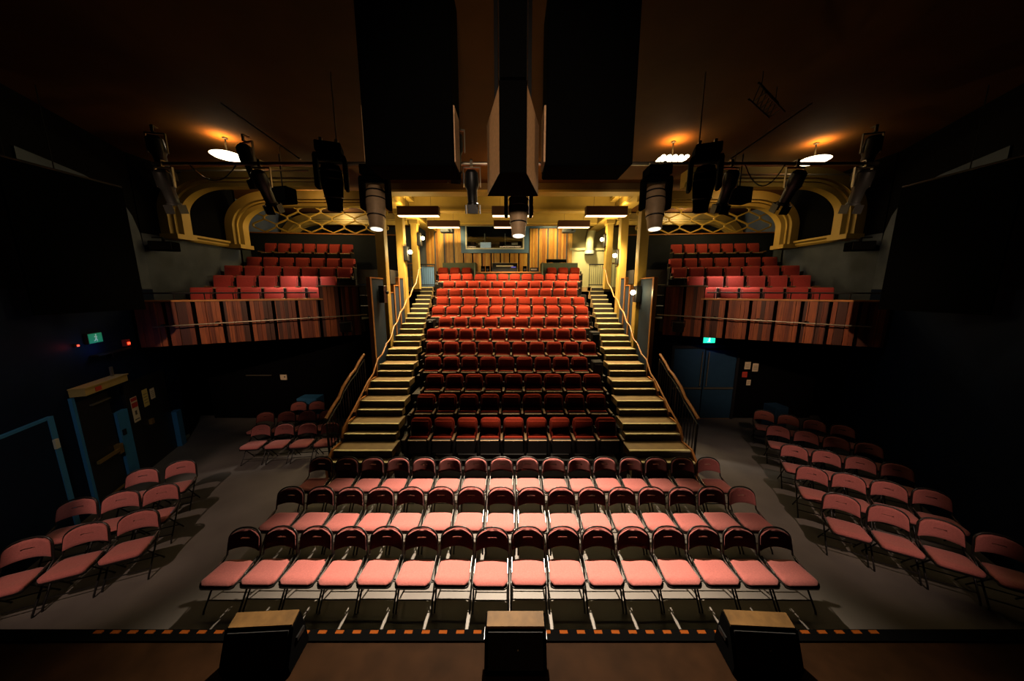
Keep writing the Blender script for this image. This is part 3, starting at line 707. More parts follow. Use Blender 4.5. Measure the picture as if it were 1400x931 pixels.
# ------------------------------------------------------------------ stage edge and monitors
SEW = 6.4
se = thing('stage_edge', 'black stage edge strip with a line of orange marks standing for light', 'stage edge', (0, 2.37, 0.9))
B().box(-SEW, SEW, -0.03, 0.03, -0.12, 0.012).build('strip', 'black', se)
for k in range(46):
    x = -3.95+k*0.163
    B().box(x, x+0.075, 0.035, 0.065, -0.004, 0.006).build('lit_mark', 'lit_edge', se)  # blocks stand in for light between shadows along the wooden edge
B().box(-SEW, SEW, 0.03, 0.08, -0.12, -0.004).build('lip', 'black', se)
for k, (x, rz, w, lab) in enumerate(((-2.15, 0.05, 0.28, 'black wedge stage monitor on the stage edge, left of the centre one'),
                                      (0.03, 0, 0.26, 'black wedge stage monitor at the middle of the stage edge'),
                                      (2.14, -0.05, 0.28, 'black wedge stage monitor on the stage edge, right of the centre one'))):
    t = thing('stage_monitor', lab, 'stage monitor', (x, 2.24, 0.912), rz, 'wedge stage monitors')
    pr = [(-0.16, 0), (-0.17, 0.08), (-0.06, 0.34), (0.05, 0.37), (0.10, 0.02), (0.09, 0)]
    B().prism(pr, 'x', -w, w).build('cabinet', 'black', t)
    B().prism([(-0.165, 0.095), (-0.185, 0.09), (-0.08, 0.33), (-0.06, 0.325)], 'x', -w+0.03, w-0.03).build('grille', 'grille', t)
    B().prism([(-0.058, 0.343), (-0.05, 0.355), (0.052, 0.385), (0.052, 0.372)], 'x', -w+0.015, w-0.015).build('lit_top', 'wedge_lit', t)  # brown strip painting the light on the top
    for s in (-1, 1):
        B().box(s*w-0.012, s*w+0.012, -0.05, 0.05, 0.18, 0.22).build('handle', 'black_gloss', t)
    B().lathe([(0.006, 0), (0.006, -0.006)], 8, (0.02, -0.13, 0.22), 'y').build('badge', 'plate', t)

# ------------------------------------------------------------------ overhead rig
bar = B().tube([(-5.5, 5.1, 6.0), (5.6, 5.1, 6.0)], 0.026, 10).tube([(-2.66, 5.1, 6.0), (-2.66, 5.1, 7.24)], 0.01, 6).tube([(2.84, 5.1, 6.0), (2.84, 5.1, 7.24)], 0.01, 6).build('lighting_bar', 'alu')
tag(bar, 'long silver lighting bar hung across the hall above the front rows', 'lighting bar')
bar2 = B().tube([(-8.2, 7.5, 6.75), (-4.6, 7.5, 6.75)], 0.02, 8).tube([(-5.2, 7.5, 6.75), (-5.2, 7.5, 7.25)], 0.01, 6).build('lighting_bar', 'alu'); tag(bar2, 'short lighting bar near the left house lamp', 'lighting bar')
bar3 = B().tube([(8.2, 7.75, 6.75), (4.4, 7.75, 6.75)], 0.02, 8).tube([(5.2, 7.75, 6.75), (5.2, 7.75, 7.25)], 0.01, 6).build('lighting_bar', 'alu'); tag(bar3, 'short lighting bar near the right house lamps', 'lighting bar')
for p, q, lab in (((-4.75, 5.6, 7.1), (-3.3, 5.2, 6.1), 'thin steel brace slanting down to the bar left of the speakers'), ((4.9, 5.6, 7.1), (3.4, 5.2, 6.1), 'thin steel brace slanting down to the bar right of the speakers')):
    tag(B().tube([p, q], 0.012, 6).build('rig_brace', 'alu'), lab, 'brace', 'rig braces')
tr = thing('truss', 'short dark truss length hanging high above the right-hand chairs', 'truss', (3.88, 5.2, 6.85), math.radians(35))
for dy, dz in ((-0.1, 0), (0.1, 0), (0, 0.17)):
    B().tube([(-0.42, dy, dz), (0.42, dy, dz)], 0.015, 6).build('chord', 'black_metal', tr)
b = B()
for k in range(6):
    x = -0.42+k*0.14
    b.tube([(x, -0.1, 0), (x+0.07, 0, 0.17)], 0.007, 5).tube([(x+0.07, 0, 0.17), (x+0.14, 0.1, 0)], 0.007, 5).tube([(x, -0.1, 0), (x+0.14, 0.1, 0)], 0.007, 5)
b.build('lacing', 'black_metal', tr)
B().tube([(-0.3, 0, 0.17), (-0.3, 0, 0.36)], 0.006, 5).tube([(0.3, 0, 0.17), (0.3, 0, 0.36)], 0.006, 5).build('hanger', 'black_metal', tr)

def moving_head(x, y, z, rz, tilt, lab, lit, shell):
    t = thing('moving_head', lab, 'stage light', (x, y, z), rz, 'moving head lights')
    B().rbox(-0.17, 0.17, -0.15, 0.15, -0.19, -0.05, 0.02, 2).build('base', 'black', t)
    B().box(-0.12, -0.08, -0.03, 0.03, -0.05, 0.03).box(0.08, 0.12, -0.03, 0.03, -0.05, 0.03).build('hanging_clamp', 'alu', t)
    b = B()
    for s in (-1, 1):
        b.rbox(s*0.19-0.028, s*0.19+0.028, -0.09, 0.09, -0.66, -0.21, 0.02, 2)
    b.rbox(-0.21, 0.21, -0.09, 0.09, -0.26, -0.19, 0.02, 2)
    b.build('yoke', 'black', t, smooth=0.8)
    R = RX(tilt)
    h = B()
    prof = [(0.05, 0.24), (0.115, 0.22), (0.145, 0.12), (0.148, -0.02), (0.13, -0.18), (0.112, -0.28), (0.105, -0.36), (0.108, -0.40)]
    h.lathe([(r_, zz) for r_, zz in prof], 20)
    bmesh.ops.rotate(h.bm, verts=h.bm.verts, cent=(0, 0, 0), matrix=R); bmesh.ops.translate(h.bm, verts=h.bm.verts, vec=(0, 0, -0.55))
    hd = h.build('head', shell, t, smooth=0.6)
    for zz in (0.16, 0.05, -0.2):
      g = B().lathe([(0.15 if zz > -0.1 else 0.132, zz), (0.153 if zz > -0.1 else 0.135, zz-0.006), (0.153 if zz > -0.1 else 0.132, zz-0.016), (0.148 if zz > -0.1 else 0.128, zz-0.02)], 20)
      bmesh.ops.rotate(g.bm, verts=g.bm.verts, cent=(0, 0, 0), matrix=R); bmesh.ops.translate(g.bm, verts=g.bm.verts, vec=(0, 0, -0.55))
      g.build('band', 'black_metal', hd)
    l = B().lathe([(0.09, -0.395), (0.085, -0.412), (0.05, -0.42)], 16)
    bmesh.ops.rotate(l.bm, verts=l.bm.verts, cent=(0, 0, 0), matrix=R); bmesh.ops.translate(l.bm, verts=l.bm.verts, vec=(0, 0, -0.55))
    l.build('lens', 'head_lens' if lit else 'black_gloss', hd)
    return t
moving_head(-2.08, 5.0, 5.96, 0.05, math.radians(-8), 'moving head light with glowing lens left of the hanging speakers', True, 'head_shell')
moving_head(0.10, 5.0, 5.86, 0.0, math.radians(-8), 'moving head light with glowing lens below the central speaker', True, 'head_shell')
moving_head(2.19, 5.0, 5.96, -0.05, math.radians(-8), 'moving head light with glowing lens right of the hanging speakers', True, 'head_shell')
moving_head(-2.66, 4.88, 6.22, 0.35, math.radians(12), 'black unlit moving head outside the glowing one on the left bar', False, 'black')
moving_head(2.84, 4.88, 6.20, -0.35, math.radians(12), 'black unlit moving head outside the glowing one on the right bar', False, 'black')

def lantern(x, y, z, rz, tilt, lab):
    t = thing('stage_lantern', lab, 'stage light', (x, y, z), rz, 'stage lanterns')
    B().box(-0.02, 0.02, -0.05, -0.032, -0.05, 0.045).box(-0.02, 0.02, -0.05, 0.05, 0.03, 0.045).box(-0.02, 0.02, -0.05, 0.03, -0.055, -0.04).build('hanging_clamp', 'alu', t)
    b = B()
    b.box(-0.13, 0.13, -0.015, 0.015, -0.07, -0.05)
    for s in (-1, 1): b.box(s*0.13-0.006, s*0.13+0.006, -0.015, 0.015, -0.34, -0.05)
    b.build('yoke', 'alu', t)
    def rotated(bb):
        bmesh.ops.rotate(bb.bm, verts=bb.bm.verts, cent=(0, 0, 0), matrix=RX(tilt)); bmesh.ops.translate(bb.bm, verts=bb.bm.verts, vec=(0, 0, -0.32)); return bb
    rotated(B().lathe([(0.06, 0.22), (0.10, 0.18), (0.11, 0.0), (0.08, -0.06), (0.075, -0.24), (0.09, -0.25), (0.09, -0.28)], 14)).build('body', 'black_metal', t, smooth=0.6)
    rotated(B().lathe([(0.07, -0.278), (0.065, -0.284)], 14)).build('lens', 'black_gloss', t)
    bb = B()
    for s in (-1, 1): bb.box(s*0.11-0.004, s*0.11+0.004, -0.07, 0.07, -0.40, -0.27); bb.box(-0.07, 0.07, s*0.11-0.004, s*0.11+0.004, -0.40, -0.27)
    rotated(bb).build('barn_door', 'black_metal', t)
for x, y, z, rz, ti, lab in ((-3.85, 5.1, 6.0, 0.0, 0.5, 'tilted black lantern on the bar left of the unlit moving head'),
                             (-4.15, 5.25, 6.42, -0.3, 0.3, 'upper black lantern in the cluster left of the unlit moving head'),
                             (-5.35, 5.1, 6.0, 0.0, 0.25, 'lower black lantern at the far left end of the bar'),
                             (-5.55, 5.25, 6.55, 0.2, 0.2, 'upper black lantern at the far left end of the bar'),
                             (-0.62, 5.1, 6.0, 0.0, 0.2, 'black lantern between the left cabinet and the central speaker'),
                             (-0.78, 4.6, 6.3, 0.2, 0.2, 'upper black lantern between the left cabinet and the central speaker'),
                             (4.35, 5.1, 6.0, 0.0, 0.55, 'tilted black lantern under the far right house lamp'),
                             (3.35, 5.1, 6.0, 0.0, 0.4, 'black lantern beside the unlit moving head on the right bar'),
                             (5.4, 5.1, 6.0, 0.0, 0.25, 'lower black lantern at the far right end of the bar'),
                             (5.62, 5.25, 6.55, -0.2, 0.2, 'upper black lantern at the far right end of the bar')):
    lantern(x, y, z, rz, ti, lab)
# cables looping from the bar
for x0, x1, dz, lab in ((2.95, 3.2, 0.2, 'black cable loop hanging from the right bar near the unlit moving head'), (3.55, 4.15, 0.3, 'black cable loop hanging from the right bar near the tilted lantern'), (-4.9, -4.2, 0.22, 'black cable loop hanging from the left bar')):
    P = [(x0+(x1-x0)*k/10, 5.06, 5.965-dz*4*(k/10)*(1-k/10)) for k in range(11)]
    tag(B().tube(P, 0.009, 6).build('hanging_cable', 'black_gloss'), lab, 'cable', 'rig cables')

# flown speakers
sp = thing('hanging_speaker', 'tapered central loudspeaker hung with its narrow back to the stage', 'loudspeaker', (0.01, 3.5, 5.2))
B().prism([(-0.125, -0.36), (0.125, -0.36), (0.30, 0.38), (-0.30, 0.38)], 'z', 0, 0.75).build('cabinet', 'speaker_box', sp, bevel=0.01)
B().prism([(-0.128, -0.375), (0.128, -0.375), (0.128, -0.35), (-0.128, -0.35)], 'z', -0.01, 0.76).build('rear_panel', 'black', sp)
B().prism([(-0.123, -0.355), (0.123, -0.355), (0.298, 0.378), (-0.298, 0.378)], 'z', -0.012, -0.002).build('underside', 'black', sp)
B().box(-0.29, 0.29, 0.382, 0.40, 0.02, 0.73).build('grille', 'grille', sp)
B().box(-0.13, -0.09, -0.3, -0.26, 0.75, 1.9).box(0.09, 0.13, -0.3, -0.26, 0.75, 1.9).box(-0.2, -0.16, 0.2, 0.24, 0.75, 2.05).box(0.16, 0.2, 0.2, 0.24, 0.75, 2.05).build('hanger', 'black_metal', sp)
B().box(-0.12, 0.12, -0.42, -0.2, 0.76, 2.05).build('cable_duct', 'black', sp)
for x0, x1, z1, lab in ((-1.57, -0.62, 7.24, 'large black flown speaker cabinet left of the central loudspeaker'), (0.36, 1.29, 7.1, 'large black flown speaker cabinet right of the central loudspeaker')):
    t = thing('flown_cabinet', lab, 'loudspeaker', ((x0+x1)/2, 3.6, 5.41), 0, 'flown speaker cabinets')
    hw = (x1-x0)/2
    B().rbox(-hw, hw, -0.05, 0.42, 0, z1-5.41-0.05, 0.015, 1).build('cabinet', 'black', t)
    B().box(-hw+0.03, hw-0.03, 0.425, 0.44, 0.04, z1-5.48).build('grille', 'grille', t)
    for s in (-1, 1):
        B().box(s*hw-0.02, s*hw+0.012, 0.0, 0.3, 0.05, 0.6).build('lit_side', 'speaker_box', t)  # tan strip painting light on the cabinet's side face
    B().tube([(-hw*0.6, 0.2, z1-5.46), (-hw*0.6, 0.2, 1.84)], 0.012, 6).tube([(hw*0.6, 0.2, z1-5.46), (hw*0.6, 0.2, 1.84)], 0.012, 6).build('hanger', 'black_metal', t)
for x, lab in ((-3.75, 'small black loudspeaker hung under the left arch beam'), (3.72, 'small black loudspeaker hung under the right arch beam')):
    t = thing('small_speaker', lab, 'loudspeaker', (x*1.47, 7.9, 6.0), 0.2*(1 if x > 0 else -1), 'small hung loudspeakers')
    B().rbox(-0.24, 0.24, -0.16, 0.16, 0.15, 0.5, 0.02, 1).build('cabinet', 'black', t)
    B().box(-0.21, 0.21, 0.16, 0.175, 0.18, 0.47).build('grille', 'grille', t)
    B().tube([(0, 0, 0.5), (0, 0, 1.25)], 0.015, 6).build('hanger', 'black_metal', t)
# side wall surround speakers and hung black flats
for sx, nm in ((-1, 'left'), (1, 'right')):
    t = thing('surround_speaker', 'small black speaker on a bracket high on the %s side wall' % nm, 'loudspeaker', (sx*8.7, 8.0, 5.05), -sx*0.3, 'wall speakers')
    B().rbox(-0.24, 0.24, -0.15, 0.13, 0.0, 0.22, 0.015, 1).build('cabinet', 'black', t)
    B().box(-0.22, 0.22, -0.165, -0.15, 0.02, 0.2).build('grille', 'grille', t)
    B().box(-0.03, 0.03, -0.02, 0.02, 0.22, 0.3).box(min(0, sx*0.22), max(0, sx*0.22), -0.02, 0.02, 0.3, 0.33).build('bracket', 'black_metal', t)
    t = thing('masking_flat', 'tall black masking flat hanging in front of the %s wall' % nm, 'masking flat', (sx*7.45, 4.6, 3.6), 0, 'masking flats')
    B().box(-0.02, 0.02, 0.2, 1.67, 0.1, 2.4).build('cloth', 'black', t)
    B().tube([(0, 0.2, 2.42), (0, 1.67, 2.42)], 0.02, 6).build('batten', 'black_metal', t)
    B().tube([(0, 0.3, 2.42), (0, 0.3, 3.65)], 0.008, 5).tube([(0, 0.8, 2.42), (0, 0.8, 3.65)], 0.008, 5).build('hanger', 'black_metal', t)

# ------------------------------------------------------------------ lights in view
LIGHTS = []
def light(kind, name, loc, energy, col=(1, 0.8, 0.5), target=None, size=0.1, angle=60, blend=0.5, sy=None):
    d = bpy.data.lights.new(name, kind); d.energy = energy; d.color = col
    if kind == 'SPOT': d.spot_size = math.radians(angle); d.spot_blend = blend; d.shadow_soft_size = size
    elif kind == 'POINT': d.shadow_soft_size = size
    else:
        d.size = size
        if name == 'pendant_down': d.spread = math.radians(88)
        if sy: d.shape = 'RECTANGLE'; d.size_y = sy
    o = bpy.data.objects.new(name, d); COL.objects.link(o); o.location = loc
    if target is not None:
        o.rotation_euler = (Vector(target)-Vector(loc)).to_track_quat('-Z', 'Y').to_euler()
    return o
WARM = (1.0, 0.72, 0.38); WHITE = (1.0, 0.87, 0.72); GOLD = (1.0, 0.70, 0.22)
for k, (x, y, lab) in enumerate(((-6.05, 7.10, 'bright oval house lamp on the ceiling over the left balcony'),
                                  (3.49, 7.27, 'bright house lamp of several cells beside the right flown cabinet'),
                                  (6.65, 7.34, 'bright oval house lamp on the ceiling over the right balcony'))):
    t = thing('house_lamp', lab, 'ceiling lamp', (x, y, 7.08), 0, 'house lamps')
    B().lathe([(0.05, 0.17), (0.05, 0.15), (0.015, 0.14), (0.015, -0.16)], 12).build('hanger', 'black_metal', t)
    if k == 1:
        for j in range(5):
            for dy, r_ in ((0, 0.065), (0.13, 0.05), (-0.13, 0.05)):
                B().lathe([(r_*0.6, -0.15), (r_, -0.17), (r_, -0.19), (r_*0.6, -0.205)], 10, (-0.25+j*0.125, dy, 0)).build('lamp_cell', 'lamp', t)
        B().box(-0.28, 0.28, -0.01, 0.01, -0.185, -0.16).box(-0.01, 0.01, -0.14, 0.14, -0.185, -0.16).build('crossbar', 'black_metal', t)
    else:
        B().lathe([(0.10, -0.14), (0.24, -0.155), (0.29, -0.18), (0.24, -0.21), (0.10, -0.225)], 24).build('diffuser', 'lamp', t, smooth=0.8)
LAMPS = ((-6.05, 7.10), (3.49, 7.27), (6.65, 7.34))
for x, y in LAMPS:
    light('SPOT', 'house_lamp_uplight', (x, y-0.05, 6.99), 95, (1, 0.47, 0.10), (x, y-0.1, 8), 0.1, 132, 1.0)
for k, (x, y, lab) in enumerate(((-7.5, 9.3, 'small downlight by the left wall under the large arch'), (-5.85, 9.5, 'small downlight nearer the aisle over the left balcony'),
                                  (7.5, 9.3, 'small downlight by the right wall under the large arch'), (6.5, 9.5, 'small downlight nearer the aisle over the right balcony'))):
    t = thing('downlight', lab, 'ceiling lamp', (x, y, 7.25), 0, 'balcony downlights')
    B().lathe([(0.12, 0), (0.12, -0.20), (0.14, -0.21)], 16).build('housing', 'black_metal', t)
    B().lathe([(0.135, -0.21), (0.12, -0.235)], 16).build('diffuser', 'lamp_small', t)
    s = 1 if x > 0 else -1
    light('POINT', 'downlight_glow', (x, y, 6.9), 7, (1, 0.62, 0.2), size=0.1)
    light('SPOT', 'downlight_beam', (x, y, 6.98), 60 if abs(x) > 7 else 1100, WHITE, (s*(7.0 if abs(x) > 7 else 6.25), 9.2, 3.9), 0.08, 44, 1.0)
# pendants
for rw, (y, zt, hh, w, xs) in enumerate(((11.2, 6.9, 0.30, 1.42, (-3.22, 0.02, 3.24)), (13.5, 6.92, 0.26, 1.32, (-2.85, -0.1, 2.58)))):
    for k, x in enumerate(xs):
        lab = 'long dark pendant light with glowing underside, %s of the %s hanging row' % (('left one', 'middle one', 'right one')[k], ('nearer', 'farther')[rw])
        t = thing('pendant_light', lab, 'pendant lamp', (x, y, zt), 0, 'pendant lights')
        B().rbox(-w/2, w/2, -0.13, 0.13, -hh, 0, 0.01, 1).build('shade', 'pendant_box', t)
        B().box(-w/2+0.02, w/2-0.02, -0.11, 0.11, -hh-0.02, -hh).build('diffuser', 'led_strip', t)
        B().tube([(-w*0.3, 0, 0), (-w*0.3, 0, 0.83)], 0.006, 5).tube([(w*0.3, 0, 0), (w*0.3, 0, 0.83)], 0.006, 5).build('cord', 'black_metal', t)
        light('AREA', 'pendant_down', (x, y, zt-hh-0.03), 165, (1, 0.74, 0.40), (x, y, 0), w-0.1, sy=0.2)
        light('AREA', 'pendant_up', (x, y, zt+0.02), 26, GOLD, (x, y, 9), w-0.1, sy=0.2)
# sconces
for x, y, z, lit, lab in ((-3.86, 13.72, 6.2, 1, 'glowing wall lamp on the rear column of the left stairs'), (-3.86, 11.95, 5.42, 1, 'glowing wall lamp on the middle column of the left stairs'),
                          (3.9, 13.75, 6.15, 1, 'glowing wall lamp on the rear column of the right stairs'), (3.92, 12.0, 5.3, 1, 'glowing wall lamp on the middle column of the right stairs'),
                          (3.88, 9.9, 3.95, 1, 'glowing wall lamp above the hand rail low on the right stairs'), (-3.88, 9.6, 3.95, 0, 'unlit black wall lamp box above the left hand rail')):
    t = thing('sconce', lab, 'wall lamp', (x, y, z), 0, 'stair wall lamps')
    s = 1 if x > 0 else -1
    B().rbox(min(s*0.02, s*0.18), max(s*0.02, s*0.18), -0.12, 0.12, -0.26, 0.26, 0.01, 1).build('box', 'black_metal', t)
    B().tube([(s*0.03, 0, 0.05), (-s*0.04, -0.04, 0.05)], 0.012, 6).build('arm', 'brass', t)
    bm_ = B(); bmesh.ops.create_uvsphere(bm_.bm, u_segments=16, v_segments=10, radius=0.075 if lit else 0.05); bmesh.ops.translate(bm_.bm, verts=bm_.bm.verts, vec=(-s*0.06, -0.06, 0.05))
    bm_.build('globe', 'bulb' if lit else 'black_gloss', t, smooth=2)
    if lit: light('POINT', 'wall_lamp_glow', (x-s*0.16, y-0.2, z+0.05), 14 if y < 10 else 85, (1, 0.78, 0.34), size=0.09)

# ------------------------------------------------------------------ back wall: slats, booth, desk
px = [-4.42+k*0.488 for k in range(4)]
k = 0
for j, x in enumerate(px):
    o = B()
    for q in range(5): o.box(x+q*0.082, x+q*0.082+0.079, 16.5-random.choice((0.05, 0.06, 0.075)), 16.497, 4.2, 7.3)
    tag(o.build('slat_panel', 'slat_gold'), 'tall golden slatted wall panel, %s from the left stairs' % ORD[j+1], 'wall panel', 'slatted wall panels')
for j in range(7):
    x = -2.48+j*0.478; o = B()
    for q in range(5): o.box(x+q*0.082, x+q*0.082+0.079, 16.5-random.choice((0.05, 0.06, 0.075)), 16.497, 4.2, 5.94)
    tag(o.build('slat_panel', 'slat_gold'), 'short slatted wall panel, %s from the left below the booth window' % ORD[j+1], 'wall panel', 'slatted wall panels')
for j in range(5):
    x = 0.92+j*0.485; o = B()
    for q in range(5 if j < 4 else 3): o.box(x+q*0.082, x+q*0.082+0.079, 16.5-random.choice((0.05, 0.06, 0.075)), 16.497, 4.2, 7.16)
    tag(o.build('slat_panel', 'slat_gold'), 'tall golden slatted wall panel, %s to the right of the booth window' % ORD[j+1], 'wall panel', 'slatted wall panels')
struct(B().box(0.86, 2.9, 16.46, 16.5, 7.2, 7.42).build('trim_4', 'blue_frame'))
w = struct(B().box(-2.62, 0.86, 16.38, 16.52, 5.95, 6.13).box(-2.62, 0.86, 16.38, 16.52, 7.32, 7.55).box(-2.62, -2.38, 16.38, 16.52, 6.13, 7.32).box(0.62, 0.86, 16.38, 16.52, 6.13, 7.32).build('window_1', 'blue_frame'))
B().box(-2.38, 0.62, 16.36, 16.5, 6.13, 6.19).box(-2.38, 0.62, 16.36, 16.5, 7.27, 7.32).box(-2.38, -2.32, 16.36, 16.5, 6.19, 7.27).box(0.56, 0.62, 16.36, 16.5, 6.19, 7.27).build('window_trim', 'white_trim', w)
B().box(-2.32, 0.56, 16.45, 16.46, 6.19, 7.27).build('window_pane', 'glass', w)
# booth behind the window
struct(B().box(-2.7, 0.95, 18.3, 18.4, 5.2, 7.8).build('wall_booth_back', 'wall_black'))
struct(B().box(-2.75, -2.65, 16.7, 18.4, 5.2, 7.8).build('wall_booth_left', 'wall_black'))
struct(B().box(0.9, 1.0, 16.7, 18.4, 5.2, 7.8).build('wall_booth_right', 'wall_black'))
struct(B().box(-2.75, 1.0, 16.7, 18.4, 5.1, 5.2).build('floor_booth', 'black'))
struct(B().box(-2.75, 1.0, 16.7, 18.4, 7.8, 7.9).build('ceiling_booth', 'black'))
dk = thing('booth_desk', 'dark desk shelf running inside the control booth window', 'desk', (-0.9, 16.95, 5.2))
B().box(-1.65, 1.75, -0.2, 0.25, 0.90, 0.95).build('desktop', 'black_gloss', dk)
B().box(-1.6, -1.55, -0.15, 0.2, 0, 0.9).box(1.6, 1.65, -0.15, 0.2, 0, 0.9).build('leg', 'black_metal', dk)
ms = thing('booth_monitor', 'pale lit computer screen inside the control booth', 'monitor', (-1.4, 16.95, 6.15))
B().box(-0.30, 0.30, -0.02, 0.02, 0.06, 0.42).build('bezel', 'black_metal', ms)
B().box(-0.28, 0.28, -0.025, -0.02, 0.08, 0.40).build('display', 'screen_white', ms)
B().box(-0.08, 0.08, -0.06, 0.06, 0, 0.06).build('stand', 'black_metal', ms)
for xx, nm in ((-2.0, 'left'), (0.1, 'right')):
    sh = thing('booth_shelf', 'metal shelving with equipment at the %s end of the control booth' % nm, 'shelf', (xx, 17.9, 5.2), 0, 'booth shelving')
    for z in (0.95, 1.3, 1.62): B().box(-0.5, 0.5, -0.18, 0.18, z, z+0.03).build('board', 'alu', sh)
    for s in (-1, 1): B().box(s*0.48-0.015, s*0.48+0.015, -0.18, 0.18, 0, 1.95).build('upright', 'alu', sh)
for i, (xx, zz, ww, hh, m_) in enumerate(((-2.2, 6.18, 0.22, 0.14, 'paper'), (-1.9, 6.18, 0.18, 0.2, 'alu'), (-1.75, 6.53, 0.3, 0.1, 'paper'), (-2.2, 6.53, 0.2, 0.16, 'chair_wood'), (-0.1, 6.18, 0.25, 0.2, 'chair_wood'), (0.3, 6.18, 0.2, 0.26, 'alu'), (0.15, 6.53, 0.34, 0.12, 'paper'), (0.35, 6.85, 0.18, 0.14, 'alu'))):
    t = thing('storage_box', ['cream box at the left of the lower booth shelf', 'grey metal box beside the cream one on the lower left booth shelf', 'long cream box on the middle left booth shelf', 'brown box on the middle left booth shelf', 'brown box on the lower right booth shelf', 'tall grey box on the lower right booth shelf', 'long cream box on the middle right booth shelf', 'grey box on the upper right booth shelf'][i], 'box', (xx, 17.9, zz+0.002), 0, 'boxes in the control booth')
    B().rbox(-ww/2, ww/2, -0.12, 0.12, 0, hh, 0.006, 1).build('body', m_, t)
    B().box(-ww/2-0.004, ww/2+0.004, -0.124, 0.124, hh-0.02, hh+0.004).build('lid', m_, t)
light('POINT', 'booth_fill', (-0.9, 17.2, 7.55), 30, (1, 0.85, 0.6), size=0.1)  # added fill that brings out the shelves, no fixture
# duct on the right rear wall
d = thing('air_duct', 'pale curved air duct coming down the wall right of the slatted panels', 'duct', (3.95, 16.25, 6.0))
B().tube([(0, 0, 0), (0.02, 0, 0.7), (0.12, 0, 1.15), (0.4, 0, 1.45), (0.8, 0, 1.55)], 0.2, 14).build('pipe', 'cream', d, smooth=0.8)
B().lathe([(0.25, -0.12), (0.25, 0.02), (0.22, 0.04)], 14).build('outlet', 'white_trim', d)
# green counter wall around the mixing position
struct(B().box(-3.36, -1.73, 15.3, 15.42, 4.2, 5.36).build('wall_desk_left', 'green_wall'))
struct(B().box(1.42, 3.18, 15.3, 15.42, 4.2, 5.36).build('wall_desk_right', 'green_wall'))
for x in (-1.73, 1.36):
    struct(B().box(x, x+0.06, 14.34, 15.3, 4.2, 5.3).build('wall_desk_end', 'green_wall'))
dk = thing('mixing_counter', 'long green fronted mixing counter with a pale wooden top', 'counter', (-0.16, 14.8, 4.2))
B().box(-1.5, 1.5, -0.2, -0.12, 0, 0.66).build('front_panel', 'green_wall', dk)
B().box(-1.5, 1.5, -0.24, 0.5, 0.66, 0.70).build('worktop', 'orange_wood', dk)
for s in (-1, 1): B().box(s*1.45-0.04, s*1.45+0.04, -0.12, 0.4, 0, 0.66).build('side_panel', 'green_wall', dk)
mx = thing('mixing_console', 'black mixing console with lit strip on the green counter', 'mixing console', (-0.34, 14.85, 4.9))
B().prism([(-0.14, 0), (0.3, 0), (0.3, 0.40), (0.24, 0.43), (-0.14, 0.10)], 'x', -0.6, 0.6).build('body', 'black_metal', mx)
B().box(-0.62, 0.62, 0.25, 0.32, 0.40, 0.45).build('meter_bridge', 'alu', mx)
B().box(-0.4, 0.4, 0.03, 0.05, 0.26, 0.31).build('fader_strip', 'display_tan', mx)
B().box(0.3, 0.52, -0.03, -0.01, 0.20, 0.25).build('display', 'display_blue', mx)
for x, lab in ((-1.36, 'small black speaker on the counter left of the console'), (-1.14, 'small black speaker close beside the console on its left'), (0.60, 'small black speaker on the counter right of the console')):
    t = thing('desk_speaker', lab, 'loudspeaker', (x, 14.8, 4.9), 0, 'desk speakers')
    B().rbox(-0.09, 0.09, -0.09, 0.09, 0, 0.27, 0.01, 1).build('cabinet', 'black', t)
    B().lathe([(0.06, 0), (0.055, -0.01)], 12, (0, -0.091, 0.1), 'y').build('cone', 'black_gloss', t)
t = thing('rack_unit', 'low black equipment rack at the right end of the counter', 'rack', (1.05, 14.8, 4.9))
B().rbox(-0.2, 0.2, -0.12, 0.15, 0, 0.2, 0.01, 1).build('case', 'black_metal', t)
B().box(-0.17, 0.1, -0.13, -0.12, 0.08, 0.14).build('face_strip', 'alu', t)
t = thing('flat_monitor', 'flat black monitor behind the seats on the right green wall', 'monitor', (2.15, 15.36, 5.36))
B().box(-0.48, 0.48, -0.03, 0.03, 0.02, 0.16).build('panel', 'black', t)
B().box(-0.50, 0.50, -0.04, 0.0, 0.15, 0.18).build('bezel', 'black_gloss', t)
B().box(-0.15, 0.15, -0.04, 0.04, 0.0, 0.02).build('stand', 'black_metal', t)
for x, lab in ((-3.15, 'small projector fixed above the left slatted panels'), (2.75, 'small projector fixed above the right slatted panels')):
    t = thing('projector', lab, 'projector', (x, 15.6, 7.0), 0, 'ceiling projectors')
    B().rbox(-0.3, 0.3, -0.2, 0.2, -0.2, 0.0, 0.02, 1).build('body', 'slate', t)
    B().tube([(0, 0, 0), (0, 0, 0.75)], 0.02, 6).build('ceiling_mount', 'black_metal', t)
    B().lathe([(0.05, 0), (0.05, -0.03)], 10, (0.15, -0.2, -0.1), 'y').build('lens', 'black_gloss', t)
for x, lab in ((-3.1, 'square ceiling vent above the nearer left pendant'), (3.1, 'square ceiling vent above the nearer right pendant')):
    t = thing('ceiling_vent', lab, 'vent', (x, 11.2, 7.75), 0, 'ceiling vents')
    B().box(-0.42, 0.42, -0.42, -0.34, -0.05, 0).box(-0.42, 0.42, 0.34, 0.42, -0.05, 0).box(-0.42, -0.34, -0.34, 0.34, -0.05, 0).box(0.34, 0.42, -0.34, 0.34, -0.05, 0).build('frame', 'ceil_center', t)
    b = B()
    for q in range(6): b.box(-0.34, 0.34, -0.3+q*0.11, -0.26+q*0.11, -0.04, -0.01)
    b.build('louvre', 'black_metal', t)
